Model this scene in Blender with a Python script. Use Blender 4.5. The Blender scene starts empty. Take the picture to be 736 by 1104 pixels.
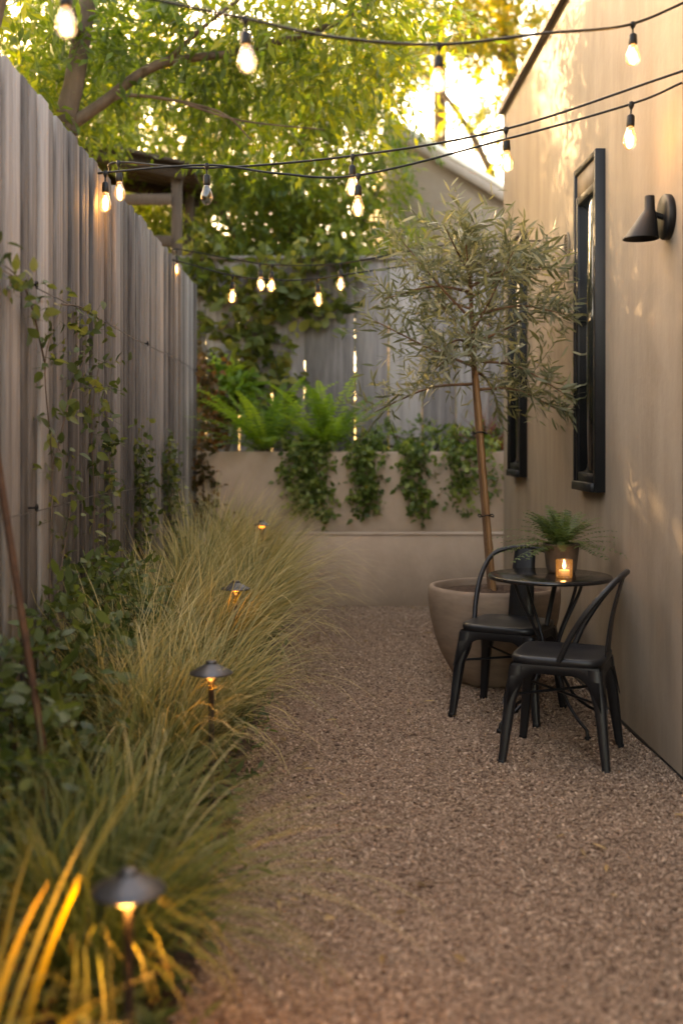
import bpy, math, random
import numpy as np
from mathutils import Vector

R = math.radians
S = bpy.context.scene
C = S.collection
rng = np.random.default_rng(11)
random.seed(5)

# ------------------------------------------------------------------ camera
H = 1.32
cd = bpy.data.cameras.new('camera')
cam = bpy.data.objects.new('camera', cd); C.objects.link(cam)
cam.location = (0, 0, H); cam.rotation_euler = (R(90), 0, 0)
cd.sensor_fit = 'VERTICAL'; cd.sensor_height = 36; cd.lens = 1180 / 1104 * 36
cd.shift_x = 18 / 1104; cd.shift_y = -77 / 1104
cd.clip_start = 0.05; cd.clip_end = 400
cd.dof.use_dof = True; cd.dof.focus_distance = 5.0; cd.dof.aperture_fstop = 1.4
S.camera = cam

# ------------------------------------------------------------------ sky, sun, exposure
SUN_EL, SUN_AZ = 20.0, -31.0          # degrees; azimuth from +Y towards +X
w = bpy.data.worlds.new('World'); S.world = w; w.use_nodes = True
wn = w.node_tree.nodes; wl = w.node_tree.links
bg = wn['Background']
sky = wn.new('ShaderNodeTexSky'); sky.sky_type = 'NISHITA'; sky.sun_disc = False
sky.sun_elevation = R(SUN_EL); sky.sun_rotation = R(SUN_AZ)
sky.air_density = 1.0; sky.dust_density = 3.0; sky.ozone_density = 0.6
wl.new(sky.outputs[0], bg.inputs[0]); bg.inputs[1].default_value = 0.15
sd = bpy.data.lights.new('sun', 'SUN'); sun = bpy.data.objects.new('sun', sd); C.objects.link(sun)
sd.energy = 2.0; sd.angle = R(0.6); sd.color = (1.0, 0.80, 0.55)
az, el = R(SUN_AZ), R(SUN_EL)
to_sun = Vector((math.sin(az) * math.cos(el), math.cos(az) * math.cos(el), math.sin(el)))
sun.rotation_euler = to_sun.to_track_quat('Z', 'Y').to_euler()
sun.location = to_sun * 60
vs = S.view_settings
vs.view_transform = 'Standard'; vs.look = 'None'; vs.gamma = 1; vs.use_curve_mapping = False
vs.exposure = 3.65
vs.use_white_balance = True; vs.white_balance_temperature = 10500; vs.white_balance_tint = 16
S.render.engine = 'CYCLES'
S.cycles.use_denoising = True
S.cycles.max_bounces = 8; S.cycles.transparent_max_bounces = 8
S.cycles.sample_clamp_indirect = 4

# ------------------------------------------------------------------ helpers
def at(x, y, D):
    """point at distance D for a place read off the 736 x 1104 photograph"""
    return Vector(((x - 350) / 1180 * D, D, H - (y - 475) / 1180 * D))

def nrm(a):
    return a / np.maximum(np.linalg.norm(a, axis=-1, keepdims=True), 1e-9)

class MB:
    """collects shapes; build() links them as ONE mesh object"""
    def __init__(s): s.V = []; s.F = []; s.A = {}; s.n = 0
    def add(s, v, f, **attrs):
        v = np.asarray(v, float).reshape(-1, 3)
        s.V.append(v)
        f = np.asarray(f, int)
        s.F.append(f + s.n)
        for k in set(list(attrs) + list(s.A)):
            a = attrs.get(k, 0.5)
            s.A.setdefault(k, [(s.n, 0.5)] if s.n else [])
            s.A[k].append((len(v), a))
        s.n += len(v)
        return s
    def box(s, c, d, rz=0, rnd=0.5, bev=0.0):
        cx, cy, cz = c; dx, dy, dz = d[0] / 2, d[1] / 2, d[2] / 2
        b = min(bev, dx * .45, dy * .45, dz * .45)
        if b > 0:
            ring = [(-dx + b, -dy), (dx - b, -dy), (dx, -dy + b), (dx, dy - b), (dx - b, dy), (-dx + b, dy), (-dx, dy - b), (-dx, -dy + b)]
            v = []
            for z, k in ((-dz, 1), (-dz + b, 0), (dz - b, 0), (dz, 1)):
                for x, y in ring:
                    v.append((x - math.copysign(b, x) * k * (abs(x) > dx - b * .5 or True) , y - math.copysign(b, y) * k, z))
            f = []
            for r in range(3):
                for i in range(8):
                    j = (i + 1) % 8
                    f.append((r * 8 + i, r * 8 + j, r * 8 + 8 + j, r * 8 + 8 + i))
            v = np.array(v)
            q = [(3 - 3, 1, 2, 3), (4, 5, 6, 7), (0, 3, 4, 7)]
            for a in q: f.append(tuple(reversed(a)))
            for a in q: f.append(tuple(24 + i for i in a))
        else:
            v = np.array([(x, y, z) for z in (-dz, dz) for x, y in ((-dx, -dy), (dx, -dy), (dx, dy), (-dx, dy))])
            f = [(3, 2, 1, 0), (4, 5, 6, 7), (0, 1, 5, 4), (1, 2, 6, 5), (2, 3, 7, 6), (3, 0, 4, 7)]
        if rz:
            co, si = math.cos(rz), math.sin(rz)
            v = np.stack([v[:, 0] * co - v[:, 1] * si, v[:, 0] * si + v[:, 1] * co, v[:, 2]], 1)
        return s.add(v + np.array(c, float), f, rnd=rnd)
    def tube(s, pts, rad, n=8, caps=True, rnd=0.5):
        pts = [Vector(p) for p in pts]
        if not hasattr(rad, '__len__'): rad = [rad] * len(pts)
        T = []
        for i in range(len(pts)):
            a = pts[max(0, i - 1)]; b = pts[min(len(pts) - 1, i + 1)]
            T.append((b - a).normalized())
        u = T[0].orthogonal().normalized(); v = []
        for i, p in enumerate(pts):
            u = (u - T[i] * u.dot(T[i])).normalized(); k = T[i].cross(u)
            for j in range(n):
                a = 2 * math.pi * j / n
                v.append(p + (u * math.cos(a) + k * math.sin(a)) * rad[i])
        f = []
        for i in range(len(pts) - 1):
            for j in range(n):
                j2 = (j + 1) % n
                f.append((i * n + j, i * n + j2, (i + 1) * n + j2, (i + 1) * n + j))
        s.add([tuple(q) for q in v], f, rnd=rnd)
        if caps:
            for k, p, o in ((0, pts[0], True), (len(pts) - 1, pts[-1], False)):
                ring = [tuple(v[k * n + j]) for j in range(n)]
                ff = [((j + 1) % n, j, n, n) if o else (j, (j + 1) % n, n, n) for j in range(n)]
                s.add(ring + [tuple(p)], [q[:3] for q in ff], rnd=rnd)
        return s
    def lathe(s, prof, c=(0, 0, 0), n=32, rnd=0.5, off=None):
        """prof: (radius, z); off: optional (x, y) shift of each ring"""
        v = []
        for i, (r, z) in enumerate(prof):
            ox, oy = off[i] if off else (0, 0)
            for j in range(n):
                a = 2 * math.pi * j / n
                v.append((c[0] + ox + r * math.cos(a), c[1] + oy + r * math.sin(a), c[2] + z))
        f = []
        for i in range(len(prof) - 1):
            for j in range(n):
                j2 = (j + 1) % n
                f.append((i * n + j, i * n + j2, (i + 1) * n + j2, (i + 1) * n + j))
        return s.add(v, f, rnd=rnd)
    def build(s, name, m, parent=None, origin=(0, 0, 0), smooth=False, loc=None):
        me = bpy.data.meshes.new(name)
        V = np.concatenate(s.V) - np.array(origin, float)
        me.vertices.add(len(V)); me.vertices.foreach_set('co', V.ravel().astype(np.float32))
        loops = np.concatenate([f.ravel() for f in s.F])
        sizes = np.concatenate([np.full(len(f), f.shape[1]) for f in s.F])
        me.loops.add(len(loops)); me.loops.foreach_set('vertex_index', loops.astype(np.int32))
        me.polygons.add(len(sizes))
        me.polygons.foreach_set('loop_start', np.concatenate([[0], np.cumsum(sizes)[:-1]]).astype(np.int32))
        me.polygons.foreach_set('loop_total', sizes.astype(np.int32))
        me.update(calc_edges=True); me.validate()
        for k, L in s.A.items():
            arr = np.concatenate([np.broadcast_to(np.asarray(a, float), (n,)) for n, a in L])
            if len(arr) == len(me.vertices):
                me.attributes.new(k, 'FLOAT', 'POINT').data.foreach_set('value', arr.astype(np.float32))
        if smooth:
            me.polygons.foreach_set('use_smooth', np.ones(len(me.polygons), bool))
        me.materials.append(m)
        o = bpy.data.objects.new(name, me); C.objects.link(o)
        if parent: o.parent = parent
        if loc is not None: o.location = loc
        return o

def tag(o, label=None, cat=None, group=None, kind=None):
    if label: o['label'] = label
    if cat: o['category'] = cat
    if group: o['group'] = group
    if kind: o['kind'] = kind
    return o
def thing(name, label, cat, loc=(0, 0, 0), rz=0, group=None):
    o = bpy.data.objects.new(name, None); C.objects.link(o)
    o.location = loc; o.rotation_euler = (0, 0, rz); o.empty_display_size = .1
    return tag(o, label, cat, group)
def copy_tree(o, parent=None):
    c = o.copy(); C.objects.link(c); c.parent = parent
    for ch in o.children: copy_tree(ch, c)
    return c
def spline(pts, k=8):
    P = [Vector(p) for p in pts]; P = [P[0] * 2 - P[1]] + P + [P[-1] * 2 - P[-2]]
    out = []
    for i in range(1, len(P) - 2):
        for j in range(k):
            t = j / k; a, b, c, d = P[i - 1:i + 3]
            out.append(.5 * (2 * b + (c - a) * t + (2 * a - 5 * b + 4 * c - d) * t * t + (3 * b - a - 3 * c + d) * t ** 3))
    return out + [P[-2]]
def point_light(name, loc, power, col, parent=None, size=.02):
    l = bpy.data.lights.new(name, 'POINT'); l.energy = power; l.color = col; l.shadow_soft_size = size
    o = bpy.data.objects.new(name, l); C.objects.link(o); o.location = loc
    if parent: o.parent = parent
    return o

# foliage ------------------------------------------------------------
LANCE = [(0, .12), (.3, .9), (.65, .8), (1, .03)]
OVAL = [(0, .15), (.2, .85), (.5, 1), (.8, .55), (1, .04)]
FAR = [(0, .1), (.42, 1), (1, .05)]
def leaves(mb, P, d, up, L, W, prof=LANCE, droop=0.15, fold=0.0, rnd=None):
    n = len(P); d = nrm(d); s = nrm(np.cross(d, up)); nn = np.cross(s, d)
    L = np.broadcast_to(L, (n,))[:, None]; W = np.broadcast_to(W, (n,))[:, None]
    rows = []; k = 3 if fold else 2
    for t, wd in prof:
        c = P + d * L * t - nn * droop * L * t * t
        e = s * W * wd * .5; u = nn * W * wd * fold
        rows += [c - e + u, c, c + e + u] if fold else [c - e, c + e]
    V = np.stack(rows, 1)
    m = len(prof); base = (np.arange(n) * m * k)[:, None, None]
    q = []
    for i in range(m - 1):
        for j in range(k - 1):
            a = i * k + j; q.append((a, a + 1, a + k + 1, a + k))
    F = (base + np.array(q)[None]).reshape(-1, 4)
    if rnd is None: rnd = rng.random(n)
    mb.add(V.reshape(-1, 3), F, rnd=np.repeat(rnd, m * k), t=np.tile(np.repeat([p[0] for p in prof], k), n))

def rand_dirs(n, z=(-1, 1)):
    zz = rng.uniform(z[0], z[1], n); a = rng.uniform(0, 2 * np.pi, n); r = np.sqrt(np.maximum(0, 1 - zz * zz))
    return np.stack([r * np.cos(a), r * np.sin(a), zz], 1)

def twigs(mb, B, D, l, m, LL, LW, prof=FAR, droop=.2, fold=0.0, stem=None, ang=.9, rnd=None, sag=.25, z_up=.6):
    """B bases, D directions of twigs of length l, m leaves on each"""
    n = len(B); D = nrm(D); l = np.broadcast_to(l, (n,))
    side = nrm(np.cross(D, rand_dirs(n))); up2 = np.cross(side, D)
    if rnd is None: rnd = rng.random(n)
    for i in range(m):
        t = (i + .6 + rng.uniform(-.3, .3, n)) / m
        p = B + D * (l * t)[:, None]; p[:, 2] -= sag * l * t * t
        sg = (1 if i % 2 else -1)
        dr = D * np.cos(ang) + side * sg * np.sin(ang) + up2 * rng.uniform(-.5, .5, n)[:, None] + rng.normal(0, .18, (n, 3))
        up = rand_dirs(n, (z_up, 1))
        sc = rng.uniform(.5, 1.25, n)
        leaves(mb, p, dr, up, LL * sc, LW * sc, prof, droop, fold, np.clip(rnd + rng.uniform(-.18, .18, n), 0, 1))
    if stem:
        a = B; b = B + D * l[:, None]; b[:, 2] -= sag * l
        leaves(mb, a, b - a, rand_dirs(n), np.linalg.norm(b - a, axis=1), stem, [(0, 1), (.5, .8), (1, .4)], -.1, 0, np.zeros(n) - 1)

def blob_twigs(blobs, n):
    """points spread through ellipsoids (x,y,z,rx,ry,rz), outward directions"""
    wt = np.array([b[3] * b[4] * b[5] for b in blobs]) ** .75; wt /= wt.sum()
    idx = rng.choice(len(blobs), n, p=wt); b = np.array(blobs)[idx]
    u = rand_dirs(n); r = rng.random(n) ** .45
    off = u * r[:, None] * b[:, 3:]
    k = np.sin(off[:, 0] * 5 + b[:, 0] * 7) * np.cos(off[:, 1] * 5 + 1) + np.sin(off[:, 2] * 6 + b[:, 2])
    keep = k > -0.75
    D = nrm(u + rng.normal(0, .6, (n, 3)) + np.array([0, 0, -.25]))
    return (b[:, :3] + off)[keep], D[keep]

# ------------------------------------------------------------------ materials
def new_mat(name):
    m = bpy.data.materials.new(name); m.use_nodes = True
    nt = m.node_tree; return m, nt.nodes, nt.links, nt.nodes['Principled BSDF']
def ramp(nodes, stops):
    r = nodes.new('ShaderNodeValToRGB'); e = r.color_ramp.elements
    while len(e) < len(stops): e.new(.5)
    for i, (p, c) in enumerate(stops): e[i].position = p; e[i].color = (*c, 1)
    return r
def coords(nodes, links, scale=(1, 1, 1), kind='Object'):
    tc = nodes.new('ShaderNodeTexCoord'); mp = nodes.new('ShaderNodeMapping')
    mp.inputs['Scale'].default_value = scale; links.new(tc.outputs[kind], mp.inputs[0]); return mp
def noise(nodes, links, vec, scale, detail=6, rough=.6, dist=0):
    n = nodes.new('ShaderNodeTexNoise'); n.inputs['Scale'].default_value = scale
    n.inputs['Detail'].default_value = detail; n.inputs['Roughness'].default_value = rough; n.inputs['Distortion'].default_value = dist
    links.new(vec.outputs[0], n.inputs['Vector']); return n
def bump(nodes, links, h, strength, dist, bs, prev=None):
    b = nodes.new('ShaderNodeBump'); b.inputs['Strength'].default_value = strength; b.inputs['Distance'].default_value = dist
    links.new(h, b.inputs['Height'])
    if prev: links.new(prev.outputs[0], b.inputs['Normal'])
    if bs: links.new(b.outputs[0], bs.inputs['Normal'])
    return b
def surf(name, stops, scale=6, stretch=(1, 1, 1), rough=.7, metal=0, bscale=60, bstr=.2, bdist=.01, detail=8, spec=.4, blotch=0, iso=False):
    m, N, Lk, b = new_mat(name)
    mp = coords(N, Lk, stretch); n = noise(N, Lk, mp, scale, detail)
    r = ramp(N, stops); Lk.new(n.outputs[0], r.inputs[0])
    out = r.outputs[0]
    if blotch:
        mp2 = coords(N, Lk); n2 = noise(N, Lk, mp2, 1.1, 5, .6, .6)
        r2 = ramp(N, [(.3, (1 - blotch,) * 3), (.7, (1, 1, 1))]); Lk.new(n2.outputs[0], r2.inputs[0])
        mx = N.new('ShaderNodeMix'); mx.data_type = 'RGBA'; mx.blend_type = 'MULTIPLY'; mx.inputs[0].default_value = 1
        Lk.new(out, mx.inputs[6]); Lk.new(r2.outputs[0], mx.inputs[7]); out = mx.outputs[2]
    Lk.new(out, b.inputs['Base Color'])
    b.inputs['Roughness'].default_value = rough; b.inputs['Metallic'].default_value = metal
    b.inputs['Specular IOR Level'].default_value = spec
    if bstr:
        n3 = noise(N, Lk, coords(N, Lk) if iso else mp, bscale, 8, .65); bump(N, Lk, n3.outputs[0], bstr, bdist, b)
    return m
def plain(name, col, rough=.5, metal=0, spec=.5, var=.15, bscale=40, bstr=.05):
    a = tuple(c * (1 - var) for c in col); d = tuple(min(1, c * (1 + var)) for c in col)
    return surf(name, [(.3, a), (.7, d)], 8, rough=rough, metal=metal, bscale=bscale, bstr=bstr, bdist=.003, spec=spec)
def wood(name, stops, rough=.8, grain=(14, 14, .8), bstr=.5):
    """weathered boards: colour from each board's own tone plus grain"""
    m, N, Lk, b = new_mat(name)
    at_ = N.new('ShaderNodeAttribute'); at_.attribute_name = 'rnd'
    mp = coords(N, Lk, grain)
    add = N.new('ShaderNodeVectorMath'); add.operation = 'ADD'
    mul = N.new('ShaderNodeVectorMath'); mul.operation = 'SCALE'; mul.inputs['Scale'].default_value = 37
    Lk.new(at_.outputs['Vector'], mul.inputs[0]); Lk.new(mp.outputs[0], add.inputs[0]); Lk.new(mul.outputs[0], add.inputs[1])
    n = noise(N, Lk, add, 3, 9, .65, .3)
    n2 = noise(N, Lk, add, 11, 6, .7)
    ma = N.new('ShaderNodeMath'); ma.operation = 'MULTIPLY_ADD'; ma.inputs[1].default_value = .6; ma.inputs[2].default_value = -.3
    Lk.new(at_.outputs['Fac'], ma.inputs[0])
    ad = N.new('ShaderNodeMath'); ad.operation = 'ADD'; Lk.new(n.outputs[0], ad.inputs[0]); Lk.new(ma.outputs[0], ad.inputs[1])
    r = ramp(N, stops); Lk.new(ad.outputs[0], r.inputs[0])
    Lk.new(r.outputs[0], b.inputs['Base Color']); b.inputs['Roughness'].default_value = rough
    b.inputs['Specular IOR Level'].default_value = .3
    bump(N, Lk, n2.outputs[0], bstr, .006, b)
    return m
def leafmat(name, stops, trans=.45, tcol=None, rough=.45, attr='rnd', second=None, spec=.35):
    """leaf: colour from each leaf's own tone; light also passes through the blade"""
    m, N, Lk, b = new_mat(name)
    a = N.new('ShaderNodeAttribute'); a.attribute_name = attr
    r = ramp(N, stops); Lk.new(a.outputs['Fac'], r.inputs[0]); col = r.outputs[0]
    if second:
        a2 = N.new('ShaderNodeAttribute'); a2.attribute_name = 'rnd'
        r2 = ramp(N, second); Lk.new(a2.outputs['Fac'], r2.inputs[0])
        mx = N.new('ShaderNodeMix'); mx.data_type = 'RGBA'; mx.blend_type = 'MULTIPLY'; mx.inputs[0].default_value = 1
        Lk.new(col, mx.inputs[6]); Lk.new(r2.outputs[0], mx.inputs[7]); col = mx.outputs[2]
    Lk.new(col, b.inputs['Base Color']); b.inputs['Roughness'].default_value = rough
    b.inputs['Specular IOR Level'].default_value = spec
    t = N.new('ShaderNodeBsdfTranslucent')
    g = N.new('ShaderNodeMix'); g.data_type = 'RGBA'; g.blend_type = 'MULTIPLY'; g.inputs[0].default_value = 1
    g.inputs[7].default_value = (*(tcol or (2.0, 1.8, .9)), 1); Lk.new(col, g.inputs[6]); Lk.new(g.outputs[2], t.inputs[0])
    mix = N.new('ShaderNodeMixShader'); mix.inputs[0].default_value = trans
    Lk.new(b.outputs[0], mix.inputs[1]); Lk.new(t.outputs[0], mix.inputs[2])
    Lk.new(mix.outputs[0], N['Material Output'].inputs[0])
    return m
def emit(name, col, strength):
    m, N, Lk, b = new_mat(name)
    b.inputs['Base Color'].default_value = (*col, 1); b.inputs['Emission Color'].default_value = (*col, 1)
    b.inputs['Emission Strength'].default_value = strength
    return m
def clear_glass(name, tint=(1, 1, 1), glow=None, gs=0, refl=.12):
    m, N, Lk, b = new_mat(name)
    tr = N.new('ShaderNodeBsdfTransparent'); tr.inputs[0].default_value = (*tint, 1)
    gl = N.new('ShaderNodeBsdfGlossy'); gl.inputs['Roughness'].default_value = .04
    lw = N.new('ShaderNodeLayerWeight'); lw.inputs[0].default_value = .35
    ma = N.new('ShaderNodeMath'); ma.operation = 'MULTIPLY_ADD'; ma.inputs[1].default_value = .6; ma.inputs[2].default_value = refl * .4
    Lk.new(lw.outputs['Facing'], ma.inputs[0])
    mx = N.new('ShaderNodeMixShader'); Lk.new(ma.outputs[0], mx.inputs[0]); Lk.new(tr.outputs[0], mx.inputs[1]); Lk.new(gl.outputs[0], mx.inputs[2])
    out = mx
    if glow:
        e = N.new('ShaderNodeEmission'); e.inputs[0].default_value = (*glow, 1); e.inputs[1].default_value = gs
        ad = N.new('ShaderNodeAddShader'); Lk.new(mx.outputs[0], ad.inputs[0]); Lk.new(e.outputs[0], ad.inputs[1]); out = ad
    Lk.new(out.outputs[0], N['Material Output'].inputs[0])
    return m

M = {}
M['stucco'] = surf('house_render', [(.25, (.225, .172, .126)), (.5, (.28, .22, .165)), (.78, (.34, .272, .21))], 3.0, (1.7, 1.7, .38), .85, bscale=26, bstr=.3, bdist=.006, blotch=.25, iso=True)
M['planter_render'] = surf('planter_render', [(.25, (.41, .30, .23)), (.75, (.52, .385, .30))], 4.5, (1, 1, .8), .9, bscale=30, bstr=.45, bdist=.008, blotch=.24)
M['coping'] = surf('coping', [(.3, (.30, .23, .18)), (.7, (.40, .31, .25))], 8, rough=.85)
M['grey_wood'] = wood('weathered_grey_wood', [(.15, (.045, .039, .037)), (.45, (.125, .112, .106)), (.85, (.25, .23, .22))])
M['blue_wood'] = wood('weathered_fence_board', [(.2, (.085, .078, .08)), (.5, (.20, .185, .188)), (.8, (.34, .318, .318))], grain=(7, 7, .5), bstr=.8)
M['brown_wood'] = wood('stained_brown_wood', [(.2, (.04, .026, .018)), (.8, (.11, .075, .055))])
M['black_metal'] = plain('black_painted_metal', (.004, .004, .0048), .5, 0, .25, .3, 60, .08)
M['chair_metal'] = surf('black_powder_coat', [(.3, (.005, .0055, .007)), (.75, (.013, .0135, .016))], 5, rough=.42, metal=.1, bscale=120, bstr=.06, bdist=.002, spec=.4)
M['frame_black'] = plain('window_frame_black', (.007, .008, .010), .5, 0, .28, .2)
M['rust_metal'] = surf('rusty_iron', [(.3, (.035, .016, .01)), (.7, (.11, .05, .026))], 20, rough=.75, metal=.3)
M['bronze'] = surf('dark_bronze', [(.3, (.035, .028, .026)), (.7, (.075, .06, .055))], 12, rough=.42, metal=.7)
M['cap_metal'] = surf('brushed_dark_metal', [(.3, (.055, .053, .055)), (.7, (.095, .092, .095))], 12, rough=.4, metal=.75, bscale=80, bstr=.03, bdist=.002)
M['terracotta'] = surf('clay_pot', [(.3, (.195, .132, .094)), (.7, (.285, .20, .145))], 7, (1, 1, 3.5), .75, bscale=24, bstr=.22, bdist=.006, blotch=.2)
M['soil'] = surf('bark_soil', [(.3, (.03, .016, .01)), (.55, (.10, .055, .035)), (.75, (.17, .10, .065))], 45, rough=.95, bscale=70, bstr=1, bdist=.03)
M['bark'] = surf('tree_bark', [(.3, (.05, .032, .022)), (.7, (.14, .095, .066))], 9, (1, 1, .35), .9, bscale=14, bstr=.8, bdist=.02)
M['olive_bark'] = surf('olive_bark', [(.3, (.07, .035, .018)), (.7, (.18, .09, .045))], 14, (1, 1, .25), .8, bscale=22, bstr=.6, bdist=.01)
M['bamboo'] = surf('bamboo_cane', [(.3, (.15, .068, .026)), (.7, (.30, .15, .06))], 10, (1, 1, .15), .5)
M['roof_metal'] = plain('roof_flashing', (.55, .52, .48), .35, .4)
M['white_trim'] = plain('white_trim', (.78, .74, .68), .4, .1)
M['dark_roof'] = plain('dark_roof', (.06, .05, .045), .8)
M['neighbour'] = surf('neighbour_render', [(.3, (.27, .22, .19)), (.7, (.34, .28, .24))], 4, rough=.9)
M['pane'] = plain('dark_window_glass', (.008, .010, .010), .03, 0, 1.0, 0, 1, 0)
M['lamp_off'] = plain('milky_lens', (.5, .45, .38), .4)
M['filament'] = emit('glowing_filament', (1, .58, .22), 4)
M['bulb_glass'] = clear_glass('bulb_glass', (1, .95, .86), (1, .48, .15), .02)
M['bulb_dark'] = clear_glass('unlit_bulb_glass', (.55, .48, .4))
M['clear_glass'] = clear_glass('glowing_candle_glass', (1, .94, .88), (1, .45, .12), .008)  # faint amber emission puts the candle's glow into the tumbler glass
M['flame'] = emit('candle_flame', (1, .62, .26), 2.5)
M['wax'] = plain('candle_wax', (.75, .6, .42), .5)
M['lens_warm'] = emit('warm_lamp_lens', (1, .40, .09), .16)
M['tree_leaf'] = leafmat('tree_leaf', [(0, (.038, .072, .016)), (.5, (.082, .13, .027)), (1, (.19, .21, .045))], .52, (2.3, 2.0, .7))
M['far_leaf'] = leafmat('far_tree_leaf', [(0, (.05, .075, .02)), (.5, (.11, .14, .03)), (1, (.26, .22, .05))], .55, (2.6, 2.1, .7))
M['dark_leaf'] = leafmat('hedge_leaf', [(0, (.035, .06, .02)), (1, (.095, .125, .04))], .4)
M['olive_leaf'] = leafmat('olive_leaf', [(0, (.075, .085, .05)), (.6, (.15, .155, .096)), (1, (.27, .255, .165))], .35, (1.7, 1.6, .9), .4)
M['ivy_leaf'] = leafmat('ivy_leaf', [(0, (.04, .075, .02)), (.6, (.11, .17, .042)), (1, (.24, .28, .085))], .35, None, .4)
M['vine_leaf'] = leafmat('vine_leaf', [(0, (.03, .045, .016)), (.6, (.06, .085, .026)), (1, (.15, .16, .05))], .4, None, .45)
M['creeper_leaf'] = leafmat('creeper_leaf', [(0, (.045, .07, .02)), (.6, (.10, .13, .035)), (1, (.22, .22, .06))], .45)
M['rust_leaf'] = leafmat('turning_leaf', [(0, (.035, .035, .014)), (.5, (.09, .06, .025)), (1, (.2, .085, .035))], .4)
M['red_leaf'] = leafmat('red_leaf', [(0, (.09, .025, .025)), (1, (.22, .06, .05))], .4)
M['fern_leaf'] = leafmat('fern_frond', [(0, (.06, .125, .026)), (.6, (.125, .225, .042)), (1, (.23, .31, .068))], .45, (2.2, 2.0, .7))
M['pot_fern'] = leafmat('potted_fern_frond', [(0, (.035, .065, .024)), (1, (.11, .15, .055))], .35)
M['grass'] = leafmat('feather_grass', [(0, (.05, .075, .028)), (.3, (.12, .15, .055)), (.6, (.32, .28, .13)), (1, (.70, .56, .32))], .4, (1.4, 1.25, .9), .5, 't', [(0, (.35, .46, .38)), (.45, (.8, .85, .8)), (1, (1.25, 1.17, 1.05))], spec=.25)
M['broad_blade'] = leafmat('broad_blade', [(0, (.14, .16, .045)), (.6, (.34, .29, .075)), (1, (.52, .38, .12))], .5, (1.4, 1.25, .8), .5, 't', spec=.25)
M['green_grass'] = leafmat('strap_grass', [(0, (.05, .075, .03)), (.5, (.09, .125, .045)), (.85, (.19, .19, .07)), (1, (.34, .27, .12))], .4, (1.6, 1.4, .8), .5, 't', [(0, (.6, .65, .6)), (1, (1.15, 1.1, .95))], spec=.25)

# ------------------------------------------------------------------ the setting: ground, gravel, bed
WALL_X, FENCE_X, BACK_Y = 1.37, -1.06, 8.65
m_ground = surf('bare_earth', [(.3, (.06, .045, .03)), (.7, (.13, .10, .06))], 3, rough=.95, bscale=30, bstr=.6, bdist=.03)
g = MB(); xs = np.linspace(-150, 150, 25)
gv = [(x, y, 0) for y in xs for x in xs]; gf = [(j * 25 + i, j * 25 + i + 1, j * 25 + 26 + i, j * 25 + 25 + i) for j in range(24) for i in range(24)]
tag(g.add(gv, gf).build('ground', m_ground), kind='structure')

def gravel_mat():
    m, N, Lk, b = new_mat('gravel_base')
    mp = coords(N, Lk)
    v = N.new('ShaderNodeTexVoronoi'); v.inputs['Scale'].default_value = 85; Lk.new(mp.outputs[0], v.inputs['Vector'])
    r = ramp(N, [(0, (.10, .06, .042)), (.5, (.24, .16, .115)), (1, (.38, .27, .20))]); Lk.new(v.outputs['Color'], r.inputs[0])
    n = noise(N, Lk, mp, .9, 5); r2 = ramp(N, [(.3, (.75, .74, .72)), (.7, (1.05, 1, .97))]); Lk.new(n.outputs[0], r2.inputs[0])
    mx = N.new('ShaderNodeMix'); mx.data_type = 'RGBA'; mx.blend_type = 'MULTIPLY'; mx.inputs[0].default_value = 1
    Lk.new(r.outputs[0], mx.inputs[6]); Lk.new(r2.outputs[0], mx.inputs[7]); Lk.new(mx.outputs[2], b.inputs['Base Color'])
    b.inputs['Roughness'].default_value = .95; b.inputs['Specular IOR Level'].default_value = .2
    bump(N, Lk, v.outputs['Distance'], .9, .012, b)
    return m
def chip_mat():
    m, N, Lk, b = new_mat('gravel_chip')
    a = N.new('ShaderNodeAttribute'); a.attribute_name = 'rnd'
    r = ramp(N, [(0, (.09, .052, .035)), (.35, (.235, .152, .106)), (.75, (.37, .255, .182)), (1, (.50, .365, .27))]); Lk.new(a.outputs['Fac'], r.inputs[0])
    Lk.new(r.outputs[0], b.inputs['Base Color']); b.inputs['Roughness'].default_value = .85; b.inputs['Specular IOR Level'].default_value = .3
    return m
g = MB(); nx, ny = 18, 110
X = np.linspace(-.42, WALL_X + .02, nx); Y = np.linspace(-2, BACK_Y + .02, ny)
gv = [(x, y, .014 + .008 * math.sin(x * 3.1 + y * 1.7) * math.cos(y * 2.3) + .004 * math.sin(x * 9 + 1) * math.sin(y * 7.3)) for y in Y for x in X]
gf = [(j * nx + i, j * nx + i + 1, j * nx + nx + 1 + i, j * nx + nx + i) for j in range(ny - 1) for i in range(nx - 1)]
tag(g.add(gv, gf).build('gravel_path', gravel_mat(), smooth=True), kind='structure')
# loose chips lying on the path
n = 84000
px = rng.uniform(-.42, WALL_X - .012, n); py = 2.2 + (BACK_Y - 2.22) * rng.random(n) ** 1.0
a = rng.uniform(0, 2 * np.pi, n); L = np.where(rng.random(n) < .012, rng.uniform(.011, .018, n), rng.uniform(.0045, .0122, n)); Wd = L * rng.uniform(.4, .8, n); Hh = L * rng.uniform(.3, .6, n)
tl = rng.normal(0, .42, (n, 2))
base = np.stack([px, py, .014 + .008 * np.sin(px * 3.1 + py * 1.7) * np.cos(py * 2.3) + .004 * np.sin(px * 9 + 1) * np.sin(py * 7.3) + Hh * .4], 1)
u = np.stack([np.cos(a), np.sin(a), tl[:, 0]], 1); v = np.stack([-np.sin(a), np.cos(a), tl[:, 1]], 1); k = np.array([[0, 0, 1.]])
j = lambda: rng.uniform(.75, 1.2, n)[:, None]
cv = np.stack([base + u * (L[:, None] * j()), base + v * (Wd[:, None] * j()), base - u * (L[:, None] * j()), base - v * (Wd[:, None] * j()),
               base + k * Hh[:, None] + u * (L * rng.uniform(-.4, .4, n))[:, None], base - k * Hh[:, None]], 1)
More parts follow.
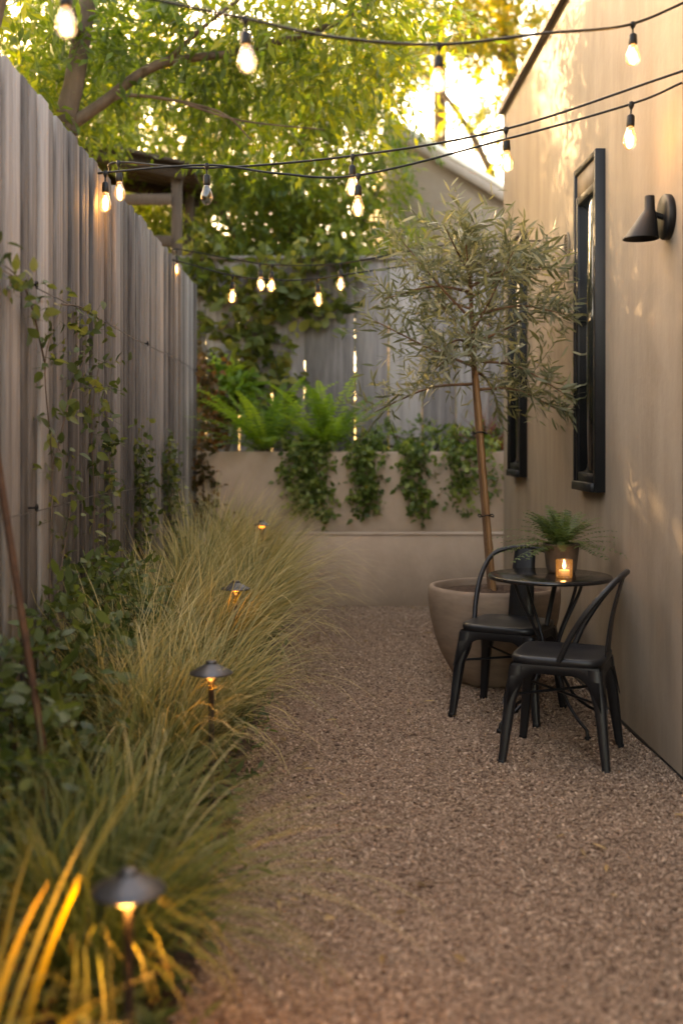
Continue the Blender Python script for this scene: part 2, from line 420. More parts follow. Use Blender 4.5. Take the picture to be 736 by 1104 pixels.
cf = np.array([(0, 1, 4), (1, 2, 4), (2, 3, 4), (3, 0, 4), (1, 0, 5), (2, 1, 5), (3, 2, 5), (0, 3, 5)])
g = MB(); g.add(cv.reshape(-1, 3), ((np.arange(n) * 6)[:, None, None] + cf[None]).reshape(-1, 3), rnd=np.repeat(np.clip(rng.normal(.45, .22, n), 0, 1), 6))
tag(g.build('gravel', chip_mat()), 'loose brown gravel chips covering the path', 'gravel', kind='stuff')

n = 90
mb = MB(); B = np.stack([np.where(rng.random(n) < .6, rng.uniform(-.38, .05, n), rng.uniform(0, 1.3, n)), rng.uniform(2.6, 8.5, n), np.full(n, .030)], 1)
leaves(mb, B, rand_dirs(n, (-.05, .15)), rand_dirs(n, (.8, 1)), rng.uniform(.03, .06, n), rng.uniform(.010, .018, n), LANCE, rng.uniform(-.3, .4), .12)
tag(mb.build('leaf_litter', leafmat('dry_leaf', [(0, (.12, .07, .03)), (1, (.34, .22, .09))], .2)), 'dry fallen leaves scattered thinly on the gravel', 'fallen leaves', kind='stuff')

def bed_z(x, y):
    return .03 + .03 * max(0, min(1, (y - 2) / 3)) + .12 * max(0, min(1, (y - 4.5) / 3.5))
g = MB(); nx, ny = 8, 60
X = np.linspace(FENCE_X + .01, -.28, nx); Y = np.linspace(-2, BACK_Y, ny)
gv = [(x + .03 * math.sin(y * 4 + x) * (i == nx - 1), y, bed_z(x, y) * math.sin(min(1, (nx - 1 - i) / 2) * 1.57) + .006) for y in Y for i, x in enumerate(X)]
gf = [(j * nx + i, j * nx + i + 1, j * nx + nx + 1 + i, j * nx + nx + i) for j in range(ny - 1) for i in range(nx - 1)]
tag(g.add(gv, gf).build('soil_bed', M['soil'], smooth=True), kind='structure')

# ------------------------------------------------------------------ left fence
FT = 2.6
fe = thing('wooden_fence', 'tall weathered grey fence of narrow vertical boards beside the grass bed', 'fence', (FENCE_X, 4, 0))
b = MB(); y = -2.0; i = 0
while y < 8.93:
    wd = rng.uniform(.06, .115); pr = rng.choice([0, .006, .018])
    b.box((FENCE_X - .014 + pr, y + wd / 2, .02 + (FT + rng.uniform(-.008, .006)) / 2), (.024, wd, FT - .04), rng.normal(0, .006), rng.random(), .002)
    y += wd + rng.choice([.012, .02, .032]); i += 1
b.build('board_panel', M['grey_wood'], fe, fe.location)
b = MB(); y = -2.0
while y < 8.9:
    wd = min(.19, 8.925 - y); b.box((FENCE_X - .0345, y + wd / 2, 1.29), (.011, wd - .001, 2.52), 0, .25 * rng.random(), 0); y += wd
b.build('light_stop_panel', M['grey_wood'], fe, fe.location)  # unseen rear layer added to stop sun leaks and keep the gaps dark
for z in (.4, 1.3, 2.3):
    MB().box((FENCE_X - .061, 3.45, z), (.04, 10.9, .09), 0, .3, .003).build('rail', M['grey_wood'], fe, fe.location)
for y in (-1.5, .9, 3.3, 5.7, 8.86):
    MB().box((FENCE_X - .128, y, 1.3), (.09, .09, 2.6), 0, .2, .004).build('post', M['grey_wood'], fe, fe.location)

def trellis_wire(z0, z1, label):
    t = thing('trellis_wire', label, 'wire', (FENCE_X + .03, 5, z0), 0, 'wires strung along the left fence')
    ps = []
    for k in range(41):
        y = -1 + k / 40 * 9.8; f = (y % 2.45) / 2.45
        ps.append((FENCE_X + .035, y, z0 + (z1 - z0) * k / 40 - .012 * math.sin(f * math.pi)))
    MB().tube(ps, .0022, 5).build('wire', M['bronze'], t, t.location)
    for k in range(5):
        y = -1 + k * 2.45
        m = MB().tube([(FENCE_X - .005, y, z0 + (z1 - z0) * k / 4), (FENCE_X + .03, y, z0 + (z1 - z0) * k / 4)], .004, 6)
        ring = [(FENCE_X + .035, y + .012 * math.cos(q), z0 + (z1 - z0) * k / 4 + .012 * math.sin(q)) for q in np.linspace(0, 6.28, 11)]
        m.tube(ring, .004, 6).build('eye_screw', M['black_metal'], t, t.location)
trellis_wire(1.86, 1.89, 'thin wire along the grey fence at eye height above the vines')
trellis_wire(1.10, 1.06, 'lower thin wire along the grey fence just above the grass tops')

# ------------------------------------------------------------------ back fence, planter, low wall
bf = thing('board_fence', 'grey blue fence of wide vertical boards with lit gaps behind the planter', 'fence', (0, 9.8, 0))
b = MB(); x = -3.4
BT = 2.93
gaps = {.57: .022, .87: .016}
while x < 3.2:
    wd = .29
    nxt = x + wd
    gp = .003
    for gx, gw in ((.57, .013), (.27, .006), (.87, .011), (1.17, .007)):
        if abs(nxt - gx) < .16: wd = gx - gw / 2 - x; gp = gw
    b.box((x + wd / 2, 9.8 + rng.uniform(-.004, .004), (BT + rng.uniform(-.006, .006)) / 2 + .02), (wd, .022, BT - .04), 0, rng.random(), .002)
    x += wd + gp
b.build('board_panel', M['blue_wood'], bf, bf.location)
MB().box((-.1, 9.79, BT + .022), (6.7, .07, .03), 0, .6, .003).build('cap_rail', M['blue_wood'], bf, bf.location)
for z in (.5, 2.5):
    MB().box((-.1, 9.836, z), (6.6, .04, .09), 0, .3, .003).build('rail', M['blue_wood'], bf, bf.location)
for x in (-3.2, -1.4, .4, 2.4):
    MB().box((x, 9.90, 1.45), (.09, .09, 2.9), 0, .3, .003).build('post', M['blue_wood'], bf, bf.location)

rw = thing('garden_wall', 'low plain tan rendered wall across the end of the gravel path', 'wall', (.1, BACK_Y + .1, 0))
MB().box((-.25, BACK_Y + .06, .285), (3.6, .12, .57), 0, .5, .008).build('wall_face', M['planter_render'], rw, rw.location)
MB().box((-.25, BACK_Y + .059, .580), (3.6, .126, .018), 0, .5, .005).build('coping', M['planter_render'], rw, rw.location)
pl = thing('raised_planter', 'tall tan rendered planter behind the low wall with ivy over its rim', 'planter', (0, 9.3, 0))
FY = 8.93
pp = MB()
pp.box((0, FY + .05, .615), (4.4, .10, 1.23), 0, .5, .008)
pp.build('front_wall', M['planter_render'], pl, pl.location)
MB().box((0, 9.40, 1.12), (4.4, .78, .12)).build('soil', M['soil'], pl, pl.location)

# ------------------------------------------------------------------ house on the right
ho = thing('rendered_house', 'tan rendered house wall with black windows along the gravel path', 'house', (WALL_X, 6.3, 0))
HW = 3.83; JY = 4.17; FAR_Y = 8.40
W1 = (5.35, 5.83, 1.065, 2.75); W2 = (7.42, 7.93, 1.07, 2.75)
hw = MB()
def wall_strip(x, y0, y1, z0, z1):
    hw.add([(x, y0, z0), (x, y1, z0), (x, y1, z1), (x, y0, z1)], [(3, 2, 1, 0)])
# wall with two window openings (0.10 deep reveals)
ys = [JY + .018, W1[0], W1[1], W2[0], W2[1], FAR_Y]; zs = [.03, W1[2], W1[3], HW]
for i in range(5):
    for kz in range(3):
        if kz == 1 and i in (1, 3): continue
        wall_strip(WALL_X, ys[i], ys[i + 1], zs[kz], zs[kz + 1])
for y0, y1, z0, z1 in ((W1[0], W1[1], zs[1], zs[2]), (W2[0], W2[1], zs[1], zs[2])):
    a, c = WALL_X, WALL_X + .10
    hw.add([(a, y0, z0), (c, y0, z0), (c, y0, z1), (a, y0, z1)], [(0, 1, 2, 3)])
    hw.add([(a, y1, z0), (c, y1, z0), (c, y1, z1), (a, y1, z1)], [(3, 2, 1, 0)])
    hw.add([(a, y0, z0), (c, y0, z0), (c, y1, z0), (a, y1, z0)], [(3, 2, 1, 0)])
    hw.add([(a, y0, z1), (c, y0, z1), (c, y1, z1), (a, y1, z1)], [(0, 1, 2, 3)])
hw.add([(WALL_X, FAR_Y, .03), (6, FAR_Y, .03), (6, FAR_Y, HW), (WALL_X, FAR_Y, HW)], [(3, 2, 1, 0)])
wall_strip(WALL_X + .004, -3, JY - .004, .03, HW)
hw.add([(WALL_X, -3, .03), (6, -3, .03), (6, -3, HW), (WALL_X, -3, HW)], [(0, 1, 2, 3)])
hw.build('wall', M['stucco'], ho, ho.location)
MB().box((WALL_X + .012, JY + .007, HW / 2), (.03, .022, HW - .06)).build('joint_strip', M['rust_metal'], ho, ho.location)
MB().box((WALL_X + .03, (FAR_Y - 3) / 2, .015), (.064, FAR_Y + 3 - .002, .03)).build('base_flashing', M['black_metal'], ho, ho.location)
rf = MB()
rf.add([(WALL_X - .03, -3.1, HW + .03), (WALL_X - .03, FAR_Y + .05, HW + .03), (6.2, FAR_Y + .05, HW + 1.2), (6.2, -3.1, HW + 1.2),
        (WALL_X - .03, -3.1, HW), (WALL_X - .03, FAR_Y + .05, HW), (6.2, FAR_Y + .05, HW + 1.16), (6.2, -3.1, HW + 1.16)],
       [(3, 2, 1, 0), (4, 5, 6, 7), (0, 1, 5, 4), (1, 2, 6, 5), (3, 0, 4, 7)])
ro = rf.build('roof', M['dark_roof'], ho, ho.location)
MB().box((WALL_X - .036, 2.65, HW + .01), (.008, 11.5, .05)).build('drip_edge', M['brown_wood'], ro, ho.location)
def window(y0, y1, z0, z1):
    fx0, fx1 = WALL_X - .05, WALL_X + .06; fc = (fx0 + fx1) / 2; fd = fx1 - fx0; t = .032
    f = MB()
    f.box((fc, y0 + t / 2, (z0 + z1) / 2), (fd, t, z1 - z0), 0, .5, .003).box((fc, y1 - t / 2, (z0 + z1) / 2), (fd, t, z1 - z0), 0, .5, .003)
    f.box((fc, (y0 + y1) / 2, z1 - t / 2 - .001), (fd - .004, y1 - y0 - 2 * t, t), 0, .5, .003)
    win = f.build('window', M['frame_black'], ho, ho.location)
    MB().box((fc - .008, (y0 + y1) / 2, z0 + .022), (fd + .016, y1 - y0 - 2 * t, .044), 0, .5, .003).build('sill', M['frame_black'], win, ho.location)
    hz = z1 - .15
    MB().box((WALL_X - .010, (y0 + y1) / 2, (hz + z1 - t) / 2), (.05, y1 - y0 - 2 * t - .002, z1 - t - hz - .002)).build('header_panel', M['stucco'], win, ho.location)
    s = MB(); sx = WALL_X - .018; st = .045; zb = z0 + .046
    s.box((sx, y0 + t + st / 2, (zb + hz) / 2), (.05, st, hz - zb), 0, .5, .003).box((sx, y1 - t - st / 2, (zb + hz) / 2), (.05, st, hz - zb), 0, .5, .003)
    s.box((sx, (y0 + y1) / 2, hz - st / 2 - .001), (.048, y1 - y0 - 2 * t - 2 * st, st), 0, .5, .003).box((sx, (y0 + y1) / 2, zb + st / 2), (.048, y1 - y0 - 2 * t - 2 * st, st), 0, .5, .003)
    s.build('sash', M['frame_black'], win, ho.location)
    MB().box((WALL_X - .026, (y0 + y1) / 2, (zb + hz) / 2), (.012, y1 - y0 - 2 * t - 2 * st + .004, hz - zb - 2 * st + .004)).build('pane', M['pane'], win, ho.location)
window(*W1); window(*W2)

# round vent on the wall
vt = thing('wall_vent', 'small round tan vent cover on the wall left of the tall window', 'vent', (WALL_X, 6.18, 2.42))
m = MB()
q = np.linspace(0, 2 * np.pi, 25)
m.tube([(WALL_X - .006, 6.18 + .055 * math.cos(a), 2.42 + .07 * math.sin(a)) for a in q], .006, 6, False)
m.build('rim', M['stucco'], vt, vt.location)
m = MB()
for k in range(-3, 4):
    hh = .055 * math.sqrt(1 - (k / 4) ** 2)
    m.box((WALL_X - .004, 6.18, 2.42 + k * .0165), (.008, 2 * hh, .006))
m.build('louvre', M['stucco'], vt, vt.location)

# wall lamp
sc = thing('wall_lamp', 'matte black wall lamp with slanted cone shade beside the tall window', 'lamp', (WALL_X, 4.36, 2.21))
def along_x(prof, n=32):
    v = []; f = []
    for r, x in prof:
        for j in range(n):
            a = 2 * math.pi * j / n; v.append((x, r * math.cos(a), r * math.sin(a)))
    for i in range(len(prof) - 1):
        for j in range(n):
            f.append((i * n + j, (i + 1) * n + j, (i + 1) * n + (j + 1) % n, i * n + (j + 1) % n))
    return v, f
v, f = along_x([(.0, 0), (.088, 0), (.09, -.004), (.09, -.022), (.086, -.027), (.0, -.027)])
MB().add(v, f).build('backplate', M['black_metal'], sc, loc=(0, 0, 0))
MB().tube([(-.024, 0, .0), (-.06, 0, .012)], .012, 12).build('arm', M['black_metal'], sc)
sh = MB().lathe([(0.001, .085), (.018, .085), (.02, .08), (.021, .03), (.030, .015), (.068, -.083), (.070, -.088), (.066, -.087), (.028, .012), (.016, .03), (.001, .03)],
                n=32, off=[(-.078, 0)] * 4 + [(-.081, 0), (-.112, 0), (-.114, 0), (-.114, 0), (-.081, 0), (-.078, 0), (-.078, 0)])
sh.build('shade', M['black_metal'], sc, smooth=False)
MB().lathe([(.001, -.05), (.02, -.045), (.024, -.02), (.015, .02)], n=16, off=[(-.1, 0), (-.1, 0), (-.098, 0), (-.085, 0)]).build('bulb', M['lamp_off'], sc, smooth=True)

# ------------------------------------------------------------------ neighbours behind the back fence
nb = thing('neighbour_house', 'pale neighbouring house with sloping roof edge beyond the back fence', 'house', (2, 13, 0))
apex, low = at(412, 134, 12.2), at(560, 222, 12.2)
sl = (low.z - apex.z) / (low.x - apex.x)
z_at = lambda x: apex.z + sl * (x - apex.x)
xa, x1 = .76, 4.6
pts = [(xa, 0), (x1, 0), (x1, z_at(x1)), (xa, z_at(xa))]
v = [(x, 12.2, z) for x, z in pts] + [(x, 18, z) for x, z in pts]
MB().add(v, [(0, 1, 2, 3), (7, 6, 5, 4), (1, 5, 6, 2), (4, 0, 3, 7)]).build('wall', M['neighbour'], nb, nb.location)
def slope_board(mb, xa, xb, y0, y1, dz0, dz1, zf):
    a = [(xa, y0, zf(xa) + dz0), (xb, y0, zf(xb) + dz0), (xb, y1, zf(xb) + dz0), (xa, y1, zf(xa) + dz0)]
    b_ = [(p[0], p[1], p[2] + dz1 - dz0) for p in a]
    mb.add(a + b_, [(3, 2, 1, 0), (4, 5, 6, 7), (0, 1, 5, 4), (1, 2, 6, 5), (2, 3, 7, 6), (3, 0, 4, 7)])
r_ = MB(); slope_board(r_, xa - .1, 5.0, 12.06, 18.2, .01, .07, z_at)
nr = r_.build('roof', M['roof_metal'], nb, nb.location)
r_ = MB(); slope_board(r_, xa - .12, 5.02, 12.02, 12.055, .015, .085, z_at); r_.build('edge_flashing', M['white_trim'], nr, nb.location)
r_ = MB(); slope_board(r_, xa - .08, 4.98, 12.03, 12.058, -.11, .0145, z_at); r_.build('fascia', M['neighbour'], nr, nb.location)
po = thing('utility_pole', 'plain brown wooden pole rising behind the sloping roof edge', 'pole', (1.75, 18.6, 0))
MB().tube([(1.99, 18.8, 0), (1.97, 18.8, 8.5)], [.14, .11], 14).build('shaft', M['bark'], po, po.location, True)
MB().box((1.97, 18.68, 8.0), (1.6, .09, .11), 0, .5, .005).build('crossarm', M['bark'], po, po.location)

pg = thing('pergola', 'dark timber lean to roof with post above the left fence end', 'pergola', (-1.8, 10.1, 0))
D0 = 10.1
lz = at(88, 158, D0); rz_ = at(208, 184, D0)
zf = lambda x: lz.z + (rz_.z - lz.z) * (x - lz.x) / (rz_.x - lz.x)
r_ = MB()
for k in range(8): slope_board(r_, lz.x - 1.2, rz_.x, D0 - .2 + k * .2, D0 - .012 + k * .2, 0, .03, zf)
r_.build('roof', M['brown_wood'], pg, pg.location)
for yy in (-.14, 1.0):
    r_ = MB(); slope_board(r_, lz.x - 1.15, rz_.x - .06, D0 + yy, D0 + yy + .04, -.13, -.003, zf)
    r_.build('beam', M['brown_wood'], pg, pg.location)
for x, y in ((rz_.x - .14, D0 - .05), (rz_.x - .14, D0 + .9), (lz.x - 1.1, D0 - .05)):
    zt = zf(x) - .004
    MB().box((x, y, zt / 2), (.09, .09, zt), 0, .5, .004).build('post', M['brown_wood'], pg, pg.location)
for z in (3.52, 3.14):
    MB().box((-2.2, D0 - .115, z), (1.6, .03, .10), 0, rng.random(), .003).build('slat', M['brown_wood'], pg, pg.location)

# ------------------------------------------------------------------ trees beyond the fences
def tree(name, label, base, trunk, tr_r, limbs, blobs, ntw, leafmat_, LL=.10, LW=.033, m=11, tl=(.25, .5), prof=FAR, group='trees beyond the fences'):
    t = thing(name, label, 'tree', base, 0, group)
    sp = spline(trunk, 6); k = len(sp)
    MB().tube(sp, [tr_r * (1 - .45 * i / k) for i in range(k)], 10).build('trunk', M['bark'], t, base, True)
    for pts, r0, r1 in limbs:
        sp = spline(pts, 6); k = len(sp)
        MB().tube(sp, [r0 + (r1 - r0) * i / (k - 1) for i in range(k)], 7).build('limb', M['bark'], t, base, True)
    B, D = blob_twigs(blobs, ntw)
    mb = MB()
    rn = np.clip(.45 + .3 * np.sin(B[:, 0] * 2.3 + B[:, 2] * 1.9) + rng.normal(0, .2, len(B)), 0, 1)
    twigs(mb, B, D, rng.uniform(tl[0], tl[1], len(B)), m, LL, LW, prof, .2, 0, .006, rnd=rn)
    mb.build('crown', leafmat_, t, base)
    return t
A = lambda x, y, D=7.2: tuple(at(x, y, D))
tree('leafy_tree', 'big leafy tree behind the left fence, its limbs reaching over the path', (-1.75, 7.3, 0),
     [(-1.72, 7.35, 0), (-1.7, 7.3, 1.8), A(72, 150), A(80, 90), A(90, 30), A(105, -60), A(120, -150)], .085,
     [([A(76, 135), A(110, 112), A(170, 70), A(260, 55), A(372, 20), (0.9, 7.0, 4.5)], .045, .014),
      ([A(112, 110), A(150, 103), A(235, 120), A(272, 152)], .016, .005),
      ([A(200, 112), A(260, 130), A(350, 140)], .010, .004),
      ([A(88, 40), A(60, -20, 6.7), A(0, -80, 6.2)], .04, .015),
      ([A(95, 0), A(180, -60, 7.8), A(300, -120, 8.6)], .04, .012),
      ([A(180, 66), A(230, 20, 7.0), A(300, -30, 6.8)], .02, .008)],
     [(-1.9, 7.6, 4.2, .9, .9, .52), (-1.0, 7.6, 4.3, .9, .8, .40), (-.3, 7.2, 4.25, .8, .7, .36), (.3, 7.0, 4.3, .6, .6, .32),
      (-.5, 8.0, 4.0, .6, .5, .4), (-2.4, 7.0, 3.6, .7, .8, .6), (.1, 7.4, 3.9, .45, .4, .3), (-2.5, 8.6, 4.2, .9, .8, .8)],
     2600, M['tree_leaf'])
tree('leaning_tree', 'dark leaning trunk at the top of the fence nearest the camera', (-2.0, 5.8, 0),
     [(-2.25, 5.7, 0), (-2.0, 5.6, 2), (-1.70, 5.5, 3.4), (-1.56, 5.45, 3.75), (-1.3, 5.5, 4.6)], .09,
     [([(-1.5, 5.45, 3.95), (-1.1, 5.7, 4.5), (-.6, 5.9, 4.9)], .03, .01)],
     [(-1.8, 5.5, 4.1, .5, .5, .35), (-2.3, 5.2, 4.0, .6, .5, .4)], 420, M['tree_leaf'])
tree('garden_tree', 'bushy bright green tree in the middle behind the back fence', (-.3, 11.5, 0),
     [(-.3, 11.5, 0), (-.28, 11.5, 1.5), (-.35, 11.4, 3.0), (-.2, 11.5, 4.6)], .10,
     [([(-.3, 11.4, 2.4), (.2, 11.3, 3.2), (.6, 11.2, 4.0)], .05, .015), ([(-.33, 11.4, 2.6), (-.9, 11.3, 3.4), (-1.4, 11.2, 4.3)], .05, .015), ([(-.3, 11.4, 3.4), (0, 11.7, 4.4), (.2, 11.9, 5.4)], .04, .012)],
     [(-.5, 11.2, 4.3, .9, .7, .7), (.1, 11.2, 4.1, .7, .6, .7), (.45, 11.0, 3.5, .55, .45, .5), (-1.0, 11.1, 3.5, .8, .5, .6), (-.2, 11.0, 3.2, .7, .4, .4), (-1.5, 11.6, 4.5, .7, .7, .7), (-.2, 11.5, 5.2, 1.0, .8, .5), (.55, 11.2, 4.6, .5, .5, .5), (.35, 10.9, 2.9, .5, .3, .35)],
     3000, M['tree_leaf'])
tree('sunlit_tree', 'thin yellow green tree against the bright sky above the roof edge', (3.4, 17, 0),
     [(3.4, 17, 0), (3.3, 17, 3), (3.0, 16.8, 6), (2.6, 16.6, 8.5)], .16,
     [([(3.2, 16.9, 4), (2.2, 16.6, 6), (1.2, 16.4, 7.2)], .08, .02), ([(3.1, 16.9, 5), (3.8, 16.6, 6.4), (4.6, 16.4, 7.4)], .07, .02), ([(2.8, 16.7, 7), (2.0, 16.6, 8), (1.2, 16.5, 8.6)], .05, .015)],
     [(1.6, 16.5, 7.6, 1.2, 1.0, .55), (3.0, 16.5, 7.6, 1.2, 1.0, .6), (2.6, 16.5, 6.2, .7, .7, .35), (3.1, 16.6, 5.2, .7, .6, .5), (.6, 16.5, 7.0, .8, .8, .6), (2.2, 16.5, 8.8, 1.6, 1.0, .6)],
     1500, M['far_leaf'], .13, .05, 12, (.35, .7))
tree('backlit_tree', 'tall yellow green tree glowing in sunlight beyond the timber lean to', (-3.0, 16, 0),
     [(-3.0, 16, 0), (-3.0, 16, 3), (-2.8, 15.9, 6), (-2.5, 16, 8.5)], .16,
     [([(-2.95, 16, 3.5), (-1.8, 15.8, 5.2), (-.8, 15.6, 6.6)], .08, .02), ([(-2.9, 16, 4.5), (-4, 16, 6), (-5, 16, 7)], .07, .02)],
     [(-2.6, 15.8, 6.2, 1.4, 1.0, 1.1), (-1.1, 15.7, 6.1, 1.2, .9, .9), (-3.9, 15.8, 5.6, 1.1, .9, 1.0), (-1.8, 15.8, 4.6, 1.0, .8, .8), (.3, 15.8, 6.6, 1.0, .9, .8), (-3.4, 15.8, 4.2, .9, .8, .7)],
     2500, M['far_leaf'], .14, .055, 12, (.35, .7))
tree('sun_screen_tree', 'slender green tree added beside the timber lean to, screening the house wall from sun', (-3.0, 10.9, 0),
     [(-3.0, 10.9, 0), (-2.95, 10.9, 2), (-2.7, 10.8, 3.8), (-2.6, 10.7, 5.2)], .07,
     [([(-2.9, 10.9, 2.6), (-2.3, 10.6, 3.9), (-1.9, 10.4, 4.9)], .035, .01), ([(-2.8, 10.85, 3.3), (-3.3, 11, 4.4)], .03, .01)],
     [(-2.4, 10.6, 4.7, .8, .7, .55), (-2.9, 10.8, 5.3, .9, .7, .6), (-3.4, 11.0, 4.4, .7, .6, .6), (-1.9, 10.4, 5.2, .6, .6, .5), (-2.1, 11.0, 3.55, .6, .4, .42), (-2.9, 10.9, 3.6, .5, .4, .4), (-2.4, 11.3, 3.95, .65, .35, .5)], 2300, M['tree_leaf'])  # tree added; crown clumps placed to block sun patches on the house wall
def shrub(name, label, blobs, n, mat_, LL, LW, m, tl, base, prof=FAR, cat='shrub', group=None):
    t = thing(name, label, cat, base, 0, group)
    mb = MB()
    for b_ in blobs[:4]:
        mb.tube(spline([base, ((base[0] + b_[0]) / 2 + .03, (base[1] + b_[1]) / 2, (base[2] + b_[2]) / 2), b_[:3]], 5), .012, 5)
    mb.build('stem', M['bark'], t, base, True)
    B, D = blob_twigs(blobs, n); mb = MB()
    twigs(mb, B, D, rng.uniform(tl[0], tl[1], len(B)), m, LL, LW, prof, .2, 0, .004)
    mb.build('foliage', mat_, t, base)
    return t
shrub('dark_hedge', 'dark green hedge glimpsed under the bright trees behind the back fence', [(-1.1, 12.4, 3.1, 1.0, .5, .75), (-.1, 12.4, 2.9, .9, .5, .7), (-2.4, 12.6, 2.9, .9, .5, .9), (-1.5, 13, 3.7, 1.2, .6, .8), (-.2, 13, 3.8, .9, .6, .8)], 2300, M['dark_leaf'], .13, .06, 10, (.2, .4), (-.6, 12.4, 0), cat='hedge')

shrub('gap_brightening_shrub', 'yellow green shrub added behind the board fence to brighten its gaps', [(.5, 10.9, 1.7, .35, .25, .6), (1.0, 10.9, 1.6, .4, .25, .6)], 330, M['far_leaf'], .08, .04, 9, (.15, .3), (.7, 10.9, 0))  # shrub added so backlit leaves brighten the fence gaps
# vines on the back fence and in the corner
def climber(name, label, paths, n, mat_, LL, LW, spread, base, cat='vine', group=None, prof=OVAL, fold=.12, m=3, stem_r=.006, tl=(.05, .14)):
    """stems along paths, leaves crowding round them"""
    t = thing(name, label, cat, base, 0, group)
    mb = MB(); P = []
    for p in paths:
        sp = spline(p, 8); mb.tube(sp, [stem_r * (1 - .6 * i / len(sp)) for i in range(len(sp))], 5)
        P.append(np.array([tuple(q) for q in sp]))
    mb.build('stem', M['bark'], t, base, True)
    per = [n * len(p) // sum(len(q) for q in P) for p in P]
    B = []
    for p, c in zip(P, per):
        i = rng.uniform(0, len(p) - 1.001, c); a = i.astype(int); f = (i - a)[:, None]
        B.append(p[a] * (1 - f) + p[a + 1] * f)
    B = np.concatenate(B) + rng.normal(0, 1, (sum(per), 3)) * np.array(spread)
    D = rand_dirs(len(B), (-.9, .5)); D[:, 1] -= .5 if cat != 'climber' else 0
    mb = MB(); twigs(mb, B, D, rng.uniform(tl[0], tl[1], len(B)), m, LL, LW, prof, .25, fold, .002, z_up=.1)
    mb.build('foliage', mat_, t, base)
    return t
yb = 9.70
climber('climbing_vine', 'broad leaved vine spilling over the left end of the back fence', [
    [(-.42, yb, 1.2), (-.42, yb, 1.9), (-.6, yb - .02, 2.4), (-.95, yb, 2.85)], [(-.6, yb, 2.3), (-.3, yb, 2.6), (.15, yb, 2.55)],
    [(-.9, yb, 2.5), (-.5, yb - .05, 2.85), (0, yb - .03, 2.95), (.3, yb, 2.9)], [(-1.0, yb, 1.5), (-1.1, yb, 2.2), (-1.1, yb, 2.9), (-1.0, yb, 3.1)], [(-.7, yb, 2.2), (-.75, yb, 1.9), (-.8, yb, 1.6)]],
    430, M['creeper_leaf'], .11, .075, (.09, .04, .10), (-.42, yb, 1.18))
climber('corner_vine', 'rust tinged creeper hanging in the corner past the fence end', [
    [(-1.0, 9.3, 1.2), (-1.02, 9.2, 1.7), (-.98, 9.1, 2.1)], [(-.9, 9.2, 1.2), (-.92, 9.1, 1.6), (-1.0, 9.1, 2.0)], [(-1.0, 8.86, 1.3), (-.98, 8.86, .9), (-.95, 8.86, .6)]],
    330, M['rust_leaf'], .06, .04, (.06, .06, .05), (-1.0, 9.3, 1.18))
shrub('leafy_bush', 'small bright leafy bush left of the fern in the planter', [(-.90, 9.5, 1.86, .17, .12, .12), (-.74, 9.48, 1.78, .15, .12, .08)], 110, M['fern_leaf'], .09, .035, 8, (.12, .25), (-.85, 9.45, 1.18), OVAL)

def fronds(mb, c, n, l, rise, spread=(0, 2 * math.pi), pin=26, pl_=.09, pw=.02, arch=.9, stem=.006):
    az_ = rng.uniform(spread[0], spread[1], n); ll = rng.uniform(.75, 1.1, n) * l; e = rng.uniform(rise[0], rise[1], n)
    h = np.stack([np.cos(az_), np.sin(az_), np.zeros(n)], 1); rn = rng.random(n)
    def pt(t):
        tt = np.broadcast_to(t, (n,))
        return c + h * (ll * (np.cos(e) * tt + .12 * tt ** 2))[:, None] + np.array([0, 0, 1.])[None] * (ll * (np.sin(e) * tt - arch * (tt ** 2.2) * .5))[:, None]
    side = np.stack([-np.sin(az_), np.cos(az_), np.zeros(n)], 1)
    for i in range(pin):
        t = .12 + .88 * i / pin
        p = pt(t); d = nrm(pt(t + .03) - p); up = nrm(np.cross(d, side)); up *= np.sign(up[:, 2:3] + 1e-6)
        pr = math.sin(min(1, (t - .05) * 3.2) * 1.57) * (1 - t) ** .55
        for sg in (1, -1):
            leaves(mb, p, side * sg + d * .35 + up * .1 + rng.normal(0, .08, (n, 3)), up, pl_ * pr * ll / l + .004, pw, FAR, .25, 0, np.clip(rn + rng.uniform(-.12, .12, n), 0, 1))
    for i in range(8):
        a, b_ = pt(i / 8), pt((i + 1) / 8)
        leaves(mb, a, b_ - a, np.cross(b_ - a, side), np.linalg.norm(b_ - a, axis=1), stem, [(0, 1), (1, .85)], 0, 0, rn * .3)
def fern(label, c, n, l, group='ferns in the raised planter'):
    t = thing('fern', label, 'fern', c, 0, group)
    mb = MB(); fronds(mb, np.array(c), n, l, (.30, 1.15), pin=20, pl_=.11, pw=.027, arch=.50); mb.build('frond', M['fern_leaf'], t, c)
    MB().lathe([(.001, .05), (.03, .045), (.045, 0)], c, 10).build('crown', M['soil'], t, c)
rng = np.random.default_rng(21)
fern('bright green fern at the left of the raised planter, fronds fanning wide', (-.50, 9.12, 1.22), 40, 1.02)
fern('bright green fern right of the larger fern, leaning over the planter', (.02, 9.2, 1.22), 34, .92)

